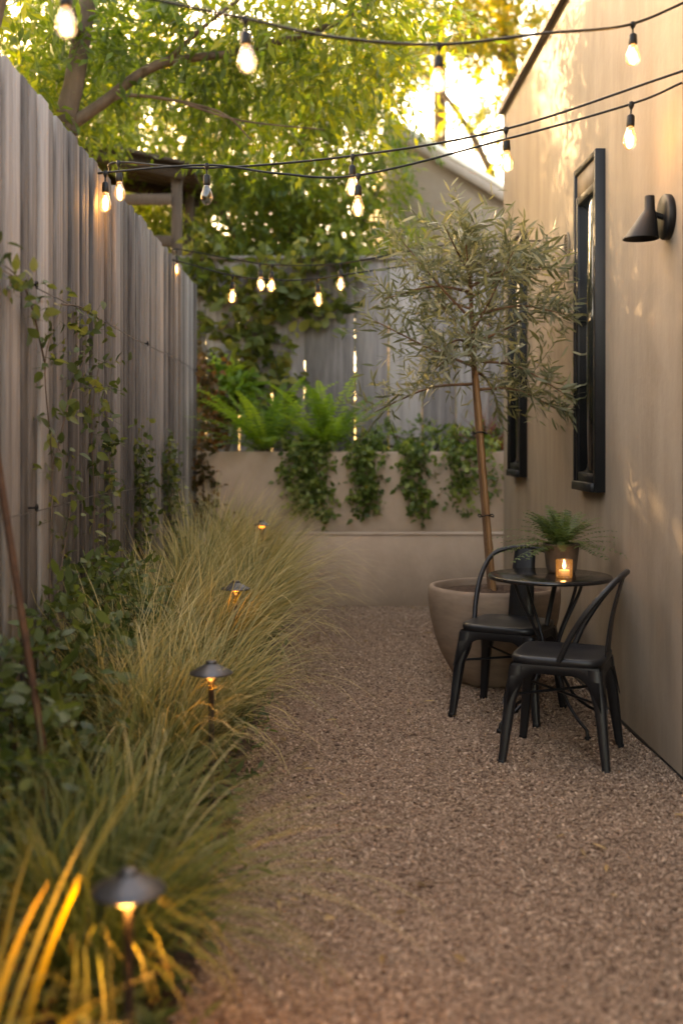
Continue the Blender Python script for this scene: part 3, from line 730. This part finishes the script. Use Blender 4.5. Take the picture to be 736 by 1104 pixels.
def ivy(label, x, z_end, wdt, n):
    paths = []
    for k in range(6):
        xx = x + (k / 5 - .5) * wdt + rng.normal(0, .02); zz = z_end + rng.uniform(0, .25)
        paths.append([(xx, 9.12, 1.2), (xx + .01, 8.99, 1.27), (xx + rng.normal(0, .02), 8.89, 1.18), (xx + rng.normal(0, .03), 8.885, (1.18 + zz) / 2), (xx + rng.normal(0, .04), 8.885, zz)])
    climber('trailing_ivy', label, paths, n, M['ivy_leaf'], .048, .034, (.035, .022, .03), (x, 9.12, 1.18), 'ivy', 'ivy trailing down the planter', OVAL, .1, 3, .003, (.04, .09))
ivy('fullest ivy curtain, leftmost on the tan planter, beside the fern', -.15, .64, .24, 560)
ivy('dense ivy curtain second from the left on the tan planter', .32, .62, .15, 380)
ivy('thin ivy tail dangling below the planter onto the low wall', .72, .60, .15, 270)
ivy('sparse ivy on the planter behind the olive trunk', 1.17, .68, .26, 300)
shrub('low_shrub', 'low leafy planting along the planter rim beside the olive trunk', [(.6, 9.3, 1.36, .2, .12, .09), (.95, 9.3, 1.38, .22, .12, .1), (1.3, 9.3, 1.36, .2, .12, .1), (.35, 9.4, 1.32, .15, .1, .07)], 170, M['ivy_leaf'], .05, .028, 7, (.08, .16), (.9, 9.3, 1.18), OVAL)
t = thing('red_grass', 'small dark red grassy plant by the house corner in the planter', 'plant', (1.42, 9.4, 1.18))
mb = MB(); n = 120
leaves(mb, np.array([1.42, 9.4, 1.18]) + rng.normal(0, .02, (n, 3)) * [1, 1, 0], rand_dirs(n, (.5, 1)), rand_dirs(n, (-.2, .2)), rng.uniform(.25, .48, n), .014, [(0, 1), (.3, 1), (.6, .8), (1, .1)], .5)
mb.build('blades', M['red_leaf'], t, t.location)

# ------------------------------------------------------------------ vines and shrubs on the left fence
fx = FENCE_X + .04
def fv(label, ps, n, LL=.045, LW=.027, sp=(.025, .05, .05)):
    climber('fence_vine', label, ps, n, M['vine_leaf'], LL, LW, sp, ps[0][0], 'climber', 'vines climbing the left fence', OVAL, .12, 3, .004, (.05, .13))
fv('loose dark vine on the fence nearest the camera, reaching the upper wire', [[(fx, 3.9, .05), (fx + .02, 3.95, .6), (fx, 4.1, 1.2), (fx, 4.0, 1.6), (fx, 4.25, 1.85)], [(fx, 4.1, 1.2), (fx, 4.4, 1.5), (fx, 4.7, 1.7)], [(fx, 3.95, .5), (fx, 4.3, .9), (fx, 4.5, 1.25)], [(fx, 4.0, 1.6), (fx, 3.8, 1.8), (fx, 3.6, 1.87), (fx, 3.2, 1.88)], [(fx, 4.25, 1.85), (fx, 4.6, 1.88), (fx, 5.0, 1.87)]], 130)
fv('leafy vine climbing the fence above the blurred dark shrubs', [[(fx, 4.7, .05), (fx + .01, 4.7, .5), (fx, 4.85, 1.0), (fx, 4.8, 1.4), (fx, 4.95, 1.66)], [(fx, 4.75, .5), (fx, 5.1, .8), (fx, 5.2, 1.2), (fx, 5.1, 1.5)]], 140)
fv('slim vine column on the middle of the grey fence, rising from the grass', [[(fx, 6.05, .1), (fx, 6.1, .7), (fx, 6.05, 1.1), (fx, 6.12, 1.42)], [(fx, 6.1, .4), (fx, 6.18, .9), (fx, 6.15, 1.2)]], 170, .042, .028, (.02, .04, .04))
fv('slim vine column on the grey fence farthest from the camera', [[(fx, 7.15, .1), (fx, 7.2, .8), (fx, 7.15, 1.1), (fx, 7.25, 1.36)], [(fx, 7.2, .5), (fx, 7.3, .9), (fx, 7.25, 1.2)]], 150, .042, .028, (.02, .04, .04))
shrub('bed_shrub', 'dark small leaved shrub at the fence foot behind the nearest path light', [(-.92, 3.3, .35, .16, .5, .32), (-.9, 3.9, .42, .16, .4, .36), (-.95, 2.6, .3, .14, .4, .26)], 420, M['dark_leaf'], .055, .028, 8, (.1, .22), (-.95, 3.4, .03), OVAL, group='shrubs along the left fence')
shrub('bed_shrub', 'dark shrub at the fence foot below the leafy vine', [(-.92, 4.6, .45, .15, .4, .36), (-.92, 5.3, .42, .13, .4, .3)], 300, M['dark_leaf'], .055, .028, 8, (.1, .22), (-.95, 4.9, .05), OVAL, group='shrubs along the left fence')
rod = thing('rusty_stake', 'thin rusty iron stake leaning against the fence at the left edge', 'stake', (-.78, 3.0, 0))
MB().tube([tuple(at(46, 800, 3.05)), tuple(at(20, 640, 3.1)), tuple(at(-14, 420, 3.2))], .011, 8).tube([tuple(at(46, 800, 3.05)), (-.76, 3.0, 0)], .011, 8).build('rod', M['rust_metal'], rod, rod.location)

# ------------------------------------------------------------------ grasses
def grass_clump(label, x, y, n, l, w_, mat_, lean=(0, 0), spread=.07, open_=.75, group='grass clumps beside the path', nseg=7, e0=.2):
    z = bed_z(x, y)
    t = thing('grass_clump', label, 'grass', (x, y, z), 0, group)
    a = rng.uniform(0, 2 * np.pi, n); ro = spread * np.sqrt(rng.random(n))
    P = np.stack([x + ro * np.cos(a), y + ro * np.sin(a), np.full(n, z)], 1)
    az_ = a + rng.normal(0, .5, n)
    h = np.stack([np.cos(az_) + lean[0], np.sin(az_) + lean[1], np.zeros(n)], 1)
    ln = l * rng.uniform(.55, 1.08, n); th0 = np.abs(rng.normal(0, e0, n)) + .03; bend = open_ * rng.uniform(.35, 1.7, n)
    wave = rng.normal(0, .12, n)
    pts = [P]; seg = ln / nseg
    for i in range(nseg):
        th = th0 + bend * ((i + .5) / nseg) ** 1.5 * 1.6
        sd_ = np.stack([-h[:, 1], h[:, 0], np.zeros(n)], 1)
        d = h * np.sin(th)[:, None] + np.array([0, 0, 1.]) * np.cos(th)[:, None] + sd_ * (wave * i / nseg)[:, None]
        pts.append(pts[-1] + d * seg[:, None])
    tw = rng.uniform(0, np.pi, n)
    s0 = np.stack([-np.sin(az_), np.cos(az_), np.zeros(n)], 1)
    side = s0 * np.cos(tw)[:, None] * 1.0 + h * (np.sin(tw) * .6)[:, None]
    V = []; ww = w_ * rng.uniform(.7, 1.25, n)
    for i, p in enumerate(pts):
        tt = i / nseg; k = (1 - tt ** 2.2) * .5 + .04
        V += [p - side * (ww * k)[:, None], p + side * (ww * k)[:, None]]
    V = np.stack(V, 1); V[:, :, 0] = np.maximum(V[:, :, 0], FENCE_X + .02)
    q = np.array([(2 * i, 2 * i + 1, 2 * i + 3, 2 * i + 2) for i in range(nseg)])
    F = ((np.arange(n) * 2 * (nseg + 1))[:, None, None] + q[None]).reshape(-1, 4)
    mb = MB(); mb.add(V.reshape(-1, 3), F, rnd=np.repeat(rng.random(n), 2 * (nseg + 1)), t=np.tile(np.repeat(np.arange(nseg + 1) / nseg, 2), n))
    mb.build('blades', mat_, t, (x, y, z))
    return t
G = M['grass']; GG = M['green_grass']
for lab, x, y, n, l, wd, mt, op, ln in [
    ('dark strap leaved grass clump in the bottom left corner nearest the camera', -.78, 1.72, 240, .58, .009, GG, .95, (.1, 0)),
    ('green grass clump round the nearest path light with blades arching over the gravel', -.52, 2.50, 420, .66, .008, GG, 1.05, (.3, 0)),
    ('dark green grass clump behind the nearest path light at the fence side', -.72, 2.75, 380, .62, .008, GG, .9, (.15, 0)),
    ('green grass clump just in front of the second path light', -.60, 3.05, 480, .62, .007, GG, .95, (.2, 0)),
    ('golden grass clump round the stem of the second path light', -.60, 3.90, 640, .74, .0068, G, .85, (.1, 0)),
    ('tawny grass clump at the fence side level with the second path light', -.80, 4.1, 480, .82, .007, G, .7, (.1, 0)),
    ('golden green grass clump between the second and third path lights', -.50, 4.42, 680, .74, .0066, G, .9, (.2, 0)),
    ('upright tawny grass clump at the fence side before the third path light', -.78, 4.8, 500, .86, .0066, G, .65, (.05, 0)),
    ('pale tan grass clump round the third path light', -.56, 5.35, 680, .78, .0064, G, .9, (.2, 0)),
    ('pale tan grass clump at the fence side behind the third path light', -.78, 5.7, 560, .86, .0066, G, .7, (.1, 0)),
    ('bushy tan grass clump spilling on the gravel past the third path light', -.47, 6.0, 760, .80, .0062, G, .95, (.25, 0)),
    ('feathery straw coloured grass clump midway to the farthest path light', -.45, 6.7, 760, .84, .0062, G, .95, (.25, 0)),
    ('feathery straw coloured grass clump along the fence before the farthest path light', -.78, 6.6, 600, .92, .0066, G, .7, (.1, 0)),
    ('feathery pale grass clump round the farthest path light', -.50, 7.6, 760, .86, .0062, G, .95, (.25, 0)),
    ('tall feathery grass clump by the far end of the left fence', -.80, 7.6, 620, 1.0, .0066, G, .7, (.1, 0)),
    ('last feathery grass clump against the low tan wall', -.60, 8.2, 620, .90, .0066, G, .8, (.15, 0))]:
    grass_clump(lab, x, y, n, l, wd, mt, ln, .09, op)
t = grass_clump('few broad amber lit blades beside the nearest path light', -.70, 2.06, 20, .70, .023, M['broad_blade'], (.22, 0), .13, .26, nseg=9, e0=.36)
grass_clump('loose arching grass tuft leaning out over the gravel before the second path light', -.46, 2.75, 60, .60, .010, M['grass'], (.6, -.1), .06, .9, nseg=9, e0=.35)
# low ground cover under the grasses
mb = MB(); n = 1500
B = np.stack([rng.uniform(-1.0, -.3, n), rng.uniform(1.2, 8.4, n), np.zeros(n)], 1); B[:, 2] = [bed_z(p[0], p[1]) + .01 for p in B]
twigs(mb, B, rand_dirs(n, (.3, 1)), rng.uniform(.08, .2, n), 6, .05, .022, LANCE, .2, 0, .003)
tag(mb.build('ground_cover', M['dark_leaf']), 'low dark leafy ground cover between the grass clumps', 'ground cover', kind='stuff')

# ------------------------------------------------------------------ path lights
def path_light(label, x, y, h, s=1.0, power=2.0):
    z = bed_z(x, y)
    t = thing('path_light', label, 'path light', (x, y, 0), 0, 'path lights in the grass bed')
    MB().lathe([(.001, h + .004), (.017, h + .003), (.019, h - .001), (.017, h - .004), (.022, h - .007), (.046 * s, h - .021 * s), (.071 * s, h - .034 * s), (.074 * s, h - .038 * s), (.071 * s, h - .040 * s), (.02, h - .014), (.001, h - .013)], n=36).build('cap', M['cap_metal'], t, smooth=True)
    MB().lathe([(.001, h - .015), (.021, h - .016), (.021, h - .043), (.016, h - .048), (.001, h - .048)], n=20).build('lens', M['lens_warm'], t, smooth=True)
    st = MB().lathe([(.010, -.05), (.010, h - .068), (.018, h - .062), (.018, h - .047), (.001, h - .0475)], n=16).build('stem', M['bronze'], t)
    MB().lathe([(.018, z - .02), (.018, z + .015), (.011, z + .03)], n=16).build('collar', M['bronze'], st)
    point_light('path_light_glow', (0, 0, h - .075 - .01), power, (1, .50, .14), t, .02).location = (.0, -.03, h - .06)
    return t
path_light('blurred bronze path light nearest the camera at the bottom left', -.385, 2.15, .475, 1, 1.2)
path_light('bronze path light second from the camera, against golden grass', -.383, 3.70, .572, 1, .09)
path_light('bronze path light third from the camera, half sunk in grass', -.43, 5.3, .638, .96, .06)
path_light('small path light farthest from the camera, by the low wall', -.43, 7.5, .77, .75, .02)

# ------------------------------------------------------------------ olive tree in its pot
PX, PY = .915, 5.93
pot = thing('clay_pot', 'large round tan clay planter holding the olive tree', 'plant pot', (PX, PY, 0))
prof = [(.001, .014), (.16, .014), (.185, .022), (.21, .045), (.25, .11), (.288, .18), (.32, .27), (.343, .37), (.354, .46), (.354, .52), (.344, .535), (.328, .538), (.318, .53), (.314, .50), (.305, .45)]
MB().lathe(prof, (0, 0, 0), 64).build('bowl', M['terracotta'], pot, smooth=True)
so = MB(); v = []; f = []
for r in range(7):
    for k in range(28):
        a = 2 * math.pi * k / 28; rr = .312 * (r + .02) / 6
        v.append((rr * math.cos(a), rr * math.sin(a), .498 + .02 * (1 - (r / 6) ** 2) + rng.uniform(-.006, .006)))
for r in range(6):
    for k in range(28): f.append((r * 28 + k, r * 28 + (k + 1) % 28, (r + 1) * 28 + (k + 1) % 28, (r + 1) * 28 + k))
so.add(v, f).build('soil', M['soil'], pot, smooth=True)
ot = thing('olive_tree', 'young olive tree with grey green narrow leaves in the clay pot', 'tree', (PX - .01, PY, .5))
o0 = Vector((PX - .01, PY, .5)); fork = Vector((.815, 6.0, 1.74))
tr = spline([o0, (.873, 5.97, .95), (.843, 5.99, 1.35), fork, (.80, 6.0, 2.1), (.79, 6.02, 2.45)], 6)
MB().tube(tr, [.025 - .016 * i / (len(tr) - 1) for i in range(len(tr))], 10).build('trunk', M['olive_bark'], ot, o0, True)
rng = np.random.default_rng(44)
def olive():
    B = []; Dd = []; sub = MB()
    for i in range(22):
        a = i * 2.4 + rng.uniform(-.3, .3); s0 = fork + Vector((0, 0, 1)) * (-.14 + .66 * i / 21)
        s0.x = .815 - .03 * (s0.z - 1.74)
        rise = rng.uniform(-.3, .45) if i < 7 else rng.uniform(-.05, .9); ln = rng.uniform(.42, .62) * (1.0 if s0.z < 2.15 else .78)
        d = Vector((math.cos(a), math.sin(a), rise)).normalized()
        p1 = s0 + d * ln * .45 + Vector((0, 0, .02)); p2 = s0 + d * ln + Vector((0, 0, .07 if rise > .3 else -.06))
        for p in (p1, p2): p.x = min(p.x, WALL_X - .12)
        sp = spline([s0, p1, p2], 6)
        MB().tube(sp, [.009 - .0065 * k / (len(sp) - 1) for k in range(len(sp))], 6).build('limb', M['olive_bark'], ot, o0, True)
        for k in range(3, len(sp)):
            for _ in range(2):
                dd = (Vector(rand_dirs(1)[0]) + d * .9 + Vector((0, 0, .35))).normalized()
                B.append(tuple(sp[k])); Dd.append(tuple(dd))
    for k in range(24, len(tr)):
        for _ in range(5): B.append(tuple(tr[k])); Dd.append(tuple((Vector(rand_dirs(1)[0]) * .8 + Vector((0, 0, .8))).normalized()))
    B = np.array(B); Dd = np.array(Dd); mb = MB()
    ln = rng.uniform(.16, .34, len(B))
    lim = (WALL_X - .06 - B[:, 0]) / np.maximum(Dd[:, 0], .05); ln = np.where(Dd[:, 0] > 0, np.minimum(ln, np.maximum(lim, .05)), ln)
    twigs(mb, B, Dd, ln, 9, .082, .0145, LANCE, .15, 0, .0035, ang=.75, sag=.12, z_up=-.2)
    mb.V[:] = [np.stack([np.minimum(v_[:, 0], WALL_X - .01), v_[:, 1], v_[:, 2]], 1) for v_ in mb.V]
    mb.build('crown', M['olive_leaf'], ot, o0)
olive()
bs = thing('bamboo_stake', 'straight golden brown cane tied beside the olive trunk', 'stake', (PX + .03, PY - .05, .5))
m = MB(); pa, pb = Vector((PX - .006, PY - .040, .49)), Vector((.820, 5.955, 1.70))
ps = []; rs = []
for k in range(25):
    ps.append(pa.lerp(pb, k / 24)); rs.append(.0145 if k % 5 else .0175)
m.tube(ps, rs, 10).build('cane', M['bamboo'], bs, bs.location, True)
for tt in (.35, .72):
    m = MB(); c = pa.lerp(pb, tt) + Vector((-.006, .020, 0))
    m.tube([(c.x + .042 * math.cos(a), c.y + .048 * math.sin(a), c.z + .006 * math.sin(3 * a)) for a in np.linspace(0, 6.28, 15)], .004, 5, False)
    m.build('tie', M['black_metal'], bs, bs.location)

# ------------------------------------------------------------------ bistro set
TX, TY, TZ = 1.03, 5.02, .705
tb = thing('bistro_table', 'small round black metal bistro table against the house wall', 'table', (TX, TY, 0))
MB().lathe([(.001, TZ), (.272, TZ), (.279, TZ - .003), (.281, TZ - .010), (.279, TZ - .018), (.270, TZ - .019), (.266, TZ - .006), (.001, TZ - .006)], n=64).build('tabletop', surf('glossy_black_enamel', [(.3, (.010, .009, .009)), (.7, (.02, .018, .017))], 4, rough=.16, metal=.1, bscale=15, bstr=.04, bdist=.003), tb)
for k in range(4):
    a = R(25 + 90 * k); ca, sa = math.cos(a), math.sin(a)
    prof = [(.20, TZ - .008), (.16, .60), (.075, .45), (.045, .36), (.06, .27), (.13, .15), (.21, .085), (.262, .055), (.272, .02), (.272, .012)]
    lg = MB().tube(spline([(r * ca, r * sa, z) for r, z in prof], 5), .0075, 8).build('leg', M['chair_metal'], tb, smooth=True)
    MB().lathe([(.001, .03), (.014, .028), (.016, .013), (.001, .012)], (.272 * ca, .272 * sa, 0), 12).build('foot_pad', M['black_metal'], lg)
MB().lathe([(.046, .375), (.05, .37), (.05, .35), (.046, .345), (.001, .345)], n=20).lathe([(.001, .375), (.046, .375)], n=20).build('hub', M['chair_metal'], tb)
q = np.linspace(0, 2 * np.pi, 33)
MB().tube([(.197 * math.cos(a), .197 * math.sin(a), TZ - .014) for a in q], .006, 6, False).build('ring', M['chair_metal'], tb)

def make_chair(label):
    t = thing('metal_chair', label, 'chair', (0, 0, 0), 0, 'black metal chairs at the bistro table')
    hs = .172; sz = .445
    def sq(r, z, n=48, e=6.0):
        o = []
        for k in range(n):
            a = 2 * math.pi * k / n; c, s = math.cos(a), math.sin(a)
            q_ = (abs(c) ** e + abs(s) ** e) ** (-1 / e); o.append((r * q_ * c, r * q_ * s, z))
        return o
    rings = [sq(hs - .004, sz - .034), sq(hs, sz - .030), sq(hs + .002, sz - .012), sq(hs - .004, sz - .002), sq(hs - .016, sz), sq(hs * .7, sz - .008), sq(hs * .35, sz - .011), sq(.002, sz - .012)]
    v = [p for r_ in rings for p in r_]; n = 48
    f = [(i * n + k, i * n + (k + 1) % n, (i + 1) * n + (k + 1) % n, (i + 1) * n + k) for i in range(len(rings) - 1) for k in range(n)]
    MB().add(v, f).build('seat', M['chair_metal'], t, smooth=True)
    # arched skirt below the seat, one panel a side
    m = MB(); th = .003
    for s_ in range(4):
        a = s_ * math.pi / 2; ca, sa = math.cos(a), math.sin(a); v = []; k = 20
        for i in range(k + 1):
            u_ = i / k * 2 - 1; x = u_ * (hs - .012)
            top = sz - .034; e = abs(u_)
            bot = top - .034 - .135 * max(0, (e - .35) / .65) ** 2.6
            for z, yy in ((top, hs - .006), (bot, hs - .004 + (top - bot) * .16), (top, hs - .006 - th), (bot, hs - .004 - th + (top - bot) * .16)):
                xx = x * (1 + (top - z) * .5); y_ = -yy
                v.append((xx * ca - y_ * sa, xx * sa + y_ * ca, z))
        f = []
        for i in range(k):
            o = i * 4; f += [(o, o + 1, o + 5, o + 4), (o + 6, o + 7, o + 3, o + 2), (o + 1, o + 3, o + 7, o + 5)]
        m.add(v, f)
    m.build('skirt', M['chair_metal'], t)
    for sx in (-1, 1):
        for sy in (-1, 1):
            v = []
            for z, c, hw_ in ((sz - .040, hs - .030, .028), (sz - .12, hs - .020, .0265), (.26, hs - .006, .0205), (.06, hs + .014, .0155), (.015, hs + .019, .014)):
                for dx, dy in ((-1, -.7), (-.7, -1), (.7, -1), (1, -.7), (1, .7), (.7, 1), (-.7, 1), (-1, .7)):
                    v.append((sx * c + dx * hw_, sy * c + dy * hw_, z))
            f = [(i * 8 + k, (i + 1) * 8 + k, (i + 1) * 8 + (k + 1) % 8, i * 8 + (k + 1) % 8) for i in range(4) for k in range(8)]
            lg = MB().add(v, f).build('leg', M['chair_metal'], t)
            MB().box((sx * (hs + .020), sy * (hs + .020), .013), (.03, .03, .024), 0, .5, .004).build('foot_cap', M['black_metal'], lg)
    bow = [(-.168, .015, sz - .015), (-.176, .06, .535), (-.176, .125, .645), (-.150, .195, .735), (-.09, .228, .768), (0, .238, .778)]
    bow = bow + [(-x, y_, z) for x, y_, z in reversed(bow[:-1])]
    MB().tube(spline(bow, 6), .0115, 10).build('back_frame', M['chair_metal'], t, smooth=True)
    v = []; k = 10
    for i in range(k + 1):
        tt = i / k; z = sz - .03 + (.772 - sz + .03) * tt; yy = .166 + .064 * tt - .012 * math.sin(tt * math.pi); hw_ = .062 - .012 * tt
        for u_ in (-1, -.5, 0, .5, 1):
            v.append((u_ * hw_, yy - .008 * (1 - u_ * u_), z))
    m = len(v); v2 = v + [(x, y_ + .004, z) for x, y_, z in v]
    f = [(i * 5 + j_, i * 5 + j_ + 1, i * 5 + 6 + j_, i * 5 + 5 + j_) for i in range(k) for j_ in range(4)]
    f = f + [(m + a, m + d, m + c, m + b_) for a, b_, c, d in f] + [(i * 5, i * 5 + 5, m + i * 5 + 5, m + i * 5) for i in range(k)] + [(i * 5 + 9, i * 5 + 4, m + i * 5 + 4, m + i * 5 + 9) for i in range(k)]
    MB().add(v2, f).build('back_splat', M['chair_metal'], t, smooth=True)
    m = MB()
    m.tube([(-hs + .01, -hs + .01, .27), (hs - .01, hs - .01, .27)], .006, 6).tube([(-hs + .01, hs - .01, .283), (hs - .01, -hs + .01, .283)], .006, 6).build('cross_brace', M['chair_metal'], t)
    return t
ch = make_chair('black metal chair nearest the camera, its back toward the house wall')
ch.location = (.985, 4.545, .006); ch.rotation_euler = (0, 0, R(-22 - 90)); ch.scale = (1.08, 1.08, 1.0)
c2 = copy_tree(ch); c2['label'] = 'black metal chair behind the table, beside the big clay pot'
c2.location = (.885, 5.28, .006); c2.rotation_euler = (0, 0, R(-29)); c2.scale = ch.scale

fp = thing('fern_pot', 'dark grey brown ribbed pot on the bistro table holding a fern', 'plant pot', (1.105, 5.12, TZ))
prof = [(.001, .001), (.062, .001), (.066, .006)] + [(.066 + .016 * z / .13 + (.0018 if i % 2 else 0), z) for i, z in enumerate(np.linspace(.012, .122, 23))] + [(.084, .128), (.084, .134), (.079, .135), (.076, .128), (.074, .11)]
MB().lathe(prof, n=40).build('bowl', surf('ribbed_stoneware', [(.3, (.05, .036, .027)), (.7, (.11, .08, .06))], 14, rough=.8, bscale=50, bstr=.4), fp, smooth=True)
MB().lathe([(.001, .118), (.075, .114)], n=24).build('soil', M['soil'], fp)
pf = thing('potted_fern', 'small feathery fern in the ribbed pot on the bistro table', 'fern', (1.105, 5.12, TZ + .115))
mb = MB(); rng = np.random.default_rng(8); c = np.array([1.105, 5.12, TZ + .125]); fronds(mb, c, 70, .31, (.1, 1.2), (0, 6.283), 13, .05, .0105, .7, .0025)
fronds(mb, c, 18, .23, (.8, 1.5), (0, 6.283), 12, .04, .008, .4, .0025)
mb.V[:] = [np.stack([np.minimum(v_[:, 0], WALL_X - .01), v_[:, 1], np.maximum(v_[:, 2], TZ + .004)], 1) for v_ in mb.V]
mb.build('frond', M['pot_fern'], pf, c)
cx, cy = 1.07, 4.90
cg = thing('glowing_candle_glass', 'small clear glass votive holder in front of the fern pot', 'candle holder', (cx, cy, TZ))
MB().lathe([(.001, .0015), (.036, .0015), (.040, .006), (.041, .088), (.0395, .09), (.038, .088), (.037, .010), (.001, .009)], n=32).build('tumbler', M['clear_glass'], cg, smooth=True)
cg.scale = (.92, .92, .92)
cn = thing('candle', 'lit tea candle burning inside the clear glass votive holder', 'candle', (cx, cy, TZ + .01))
MB().lathe([(.001, .0), (.024, .0), (.024, .024), (.022, .026), (.001, .025)], n=24).build('wax', M['wax'], cn)
MB().tube([(0, 0, .025), (.001, 0, .034)], .001, 5).build('wick', M['black_metal'], cn)
MB().lathe([(.001, .030), (.005, .036), (.0075, .045), (.005, .058), (.0005, .072)], n=14).build('flame', M['flame'], cn, smooth=True)
point_light('candle_glow', (0, -.0, .055), .03, (1, .55, .2), cn, .012)

# ------------------------------------------------------------------ string lights
hold_m = MB().tube([(0, 0, .004), (0, 0, -.045)], .0038, 8).lathe([(.001, .010), (.010, .008), (.013, -.006), (.007, -.020), (.004, -.024)], n=12).lathe([(.004, -.042), (.010, -.045), (.0165, -.052), (.0175, -.09), (.0155, -.096), (.001, -.096)], n=16)
glass_prof = [(.013, -.094), (.0145, -.102), (.019, -.116), (.026, -.134), (.0295, -.150), (.0285, -.165), (.022, -.180), (.010, -.190), (.001, -.192)]
fil = MB()
for k in range(6):
    a = k * math.pi / 3; fil.tube([(.004 * math.cos(a), .004 * math.sin(a), -.112), (.0095 * math.cos(a + .3), .0095 * math.sin(a + .3), -.166)], .0011, 4)
P_HOLD = hold_m.build('bulb_holder', M['black_metal'])
P_GLASS = MB().lathe(glass_prof, n=20).build('bulb', M['bulb_glass'], P_HOLD, smooth=True)
P_FIL = fil.build('filament', M['filament'], P_HOLD)
P_DARK = MB().lathe(glass_prof, n=20).build('bulb', M['bulb_dark'], None, smooth=True)
def string_light(label, pts, bulbs, power=1.0, unlit=(), size=(.94, .94, .96)):
    pts = [Vector(p) for p in pts]
    t = thing('string_light', label, 'string light', tuple(pts[0]), 0, 'festoon strings across the path')
    sp = spline(pts, 14)
    MB().tube([tuple(p) for p in sp], .0052, 6).build('cable', M['black_metal'], t, pts[0])
    for bx in bulbs:
        best = min(range(len(sp) - 1), key=lambda i: abs((sp[i].x / sp[i].y) - (bx - 350) / 1180))
        c = sp[best] - pts[0]
        h_ = P_HOLD.copy(); C.objects.link(h_); h_.parent = t; h_.location = c; h_.scale = size
        h_.rotation_euler = (rng.normal(0, .04), rng.normal(0, .04), rng.uniform(0, 6))
        if bx in unlit:
            g_ = P_DARK.copy(); C.objects.link(g_); g_.parent = h_
        else:
            for s_ in (P_GLASS, P_FIL):
                g_ = s_.copy(); C.objects.link(g_); g_.parent = h_
            point_light('bulb_glow', (0, 0, -.14), power, (1, .56, .2), h_, .02)
string_light('front festoon string overhead with four bulbs across the top', [(1.355, 4.04, 2.95), at(676, 27, 3.84), at(586, 36, 3.58), at(473, 48, 3.36), at(360, 40, 3.17), at(264, 20, 2.97), at(160, -2, 2.82), at(71, -24, 2.69), (-1.03, 2.42, 2.6)], [679, 473, 264, 71], .2, (), (.88, .88, .78))
string_light('upper one of the middle pair of festoon strings from house to fence', [(1.365, 4.13, 2.72), at(545, 139, 4.66), at(380, 168, 4.9), at(225, 181, 5.12), at(128, 175, 5.2), (-1.04, 5.28, 2.62)], [545, 379, 128], .22)
string_light('lower one of the middle pair of festoon strings with an unlit bulb', [(1.365, 4.19, 2.69), at(680, 112, 4.34), at(545, 150, 4.6), at(386, 189, 4.82), at(300, 187, 4.95), at(223, 178, 5.05), at(114, 186, 5.05), (-1.04, 5.12, 2.57)], [680, 386, 223, 114], .22, (223,))
string_light('upper far festoon string with four bulbs before the back fence', [(-1.04, 7.72, 2.66), at(189, 268, 7.55), at(260, 281, 7.45), at(300, 286, 7.4), at(367, 284, 7.3), at(440, 271, 7.15), at(500, 262, 7.05), (1.36, 6.9, 2.58)], [190, 280, 294, 366], .18)
string_light('lower far festoon string with two bulbs before the back fence', [(-1.04, 7.5, 2.56), at(251, 297, 7.3), at(300, 302, 7.2), at(342, 300, 7.15), at(420, 289, 7.0), at(500, 278, 6.85), (1.36, 6.7, 2.44)], [251, 342], .18)
for o in (P_HOLD, P_GLASS, P_FIL, P_DARK): bpy.data.objects.remove(o)
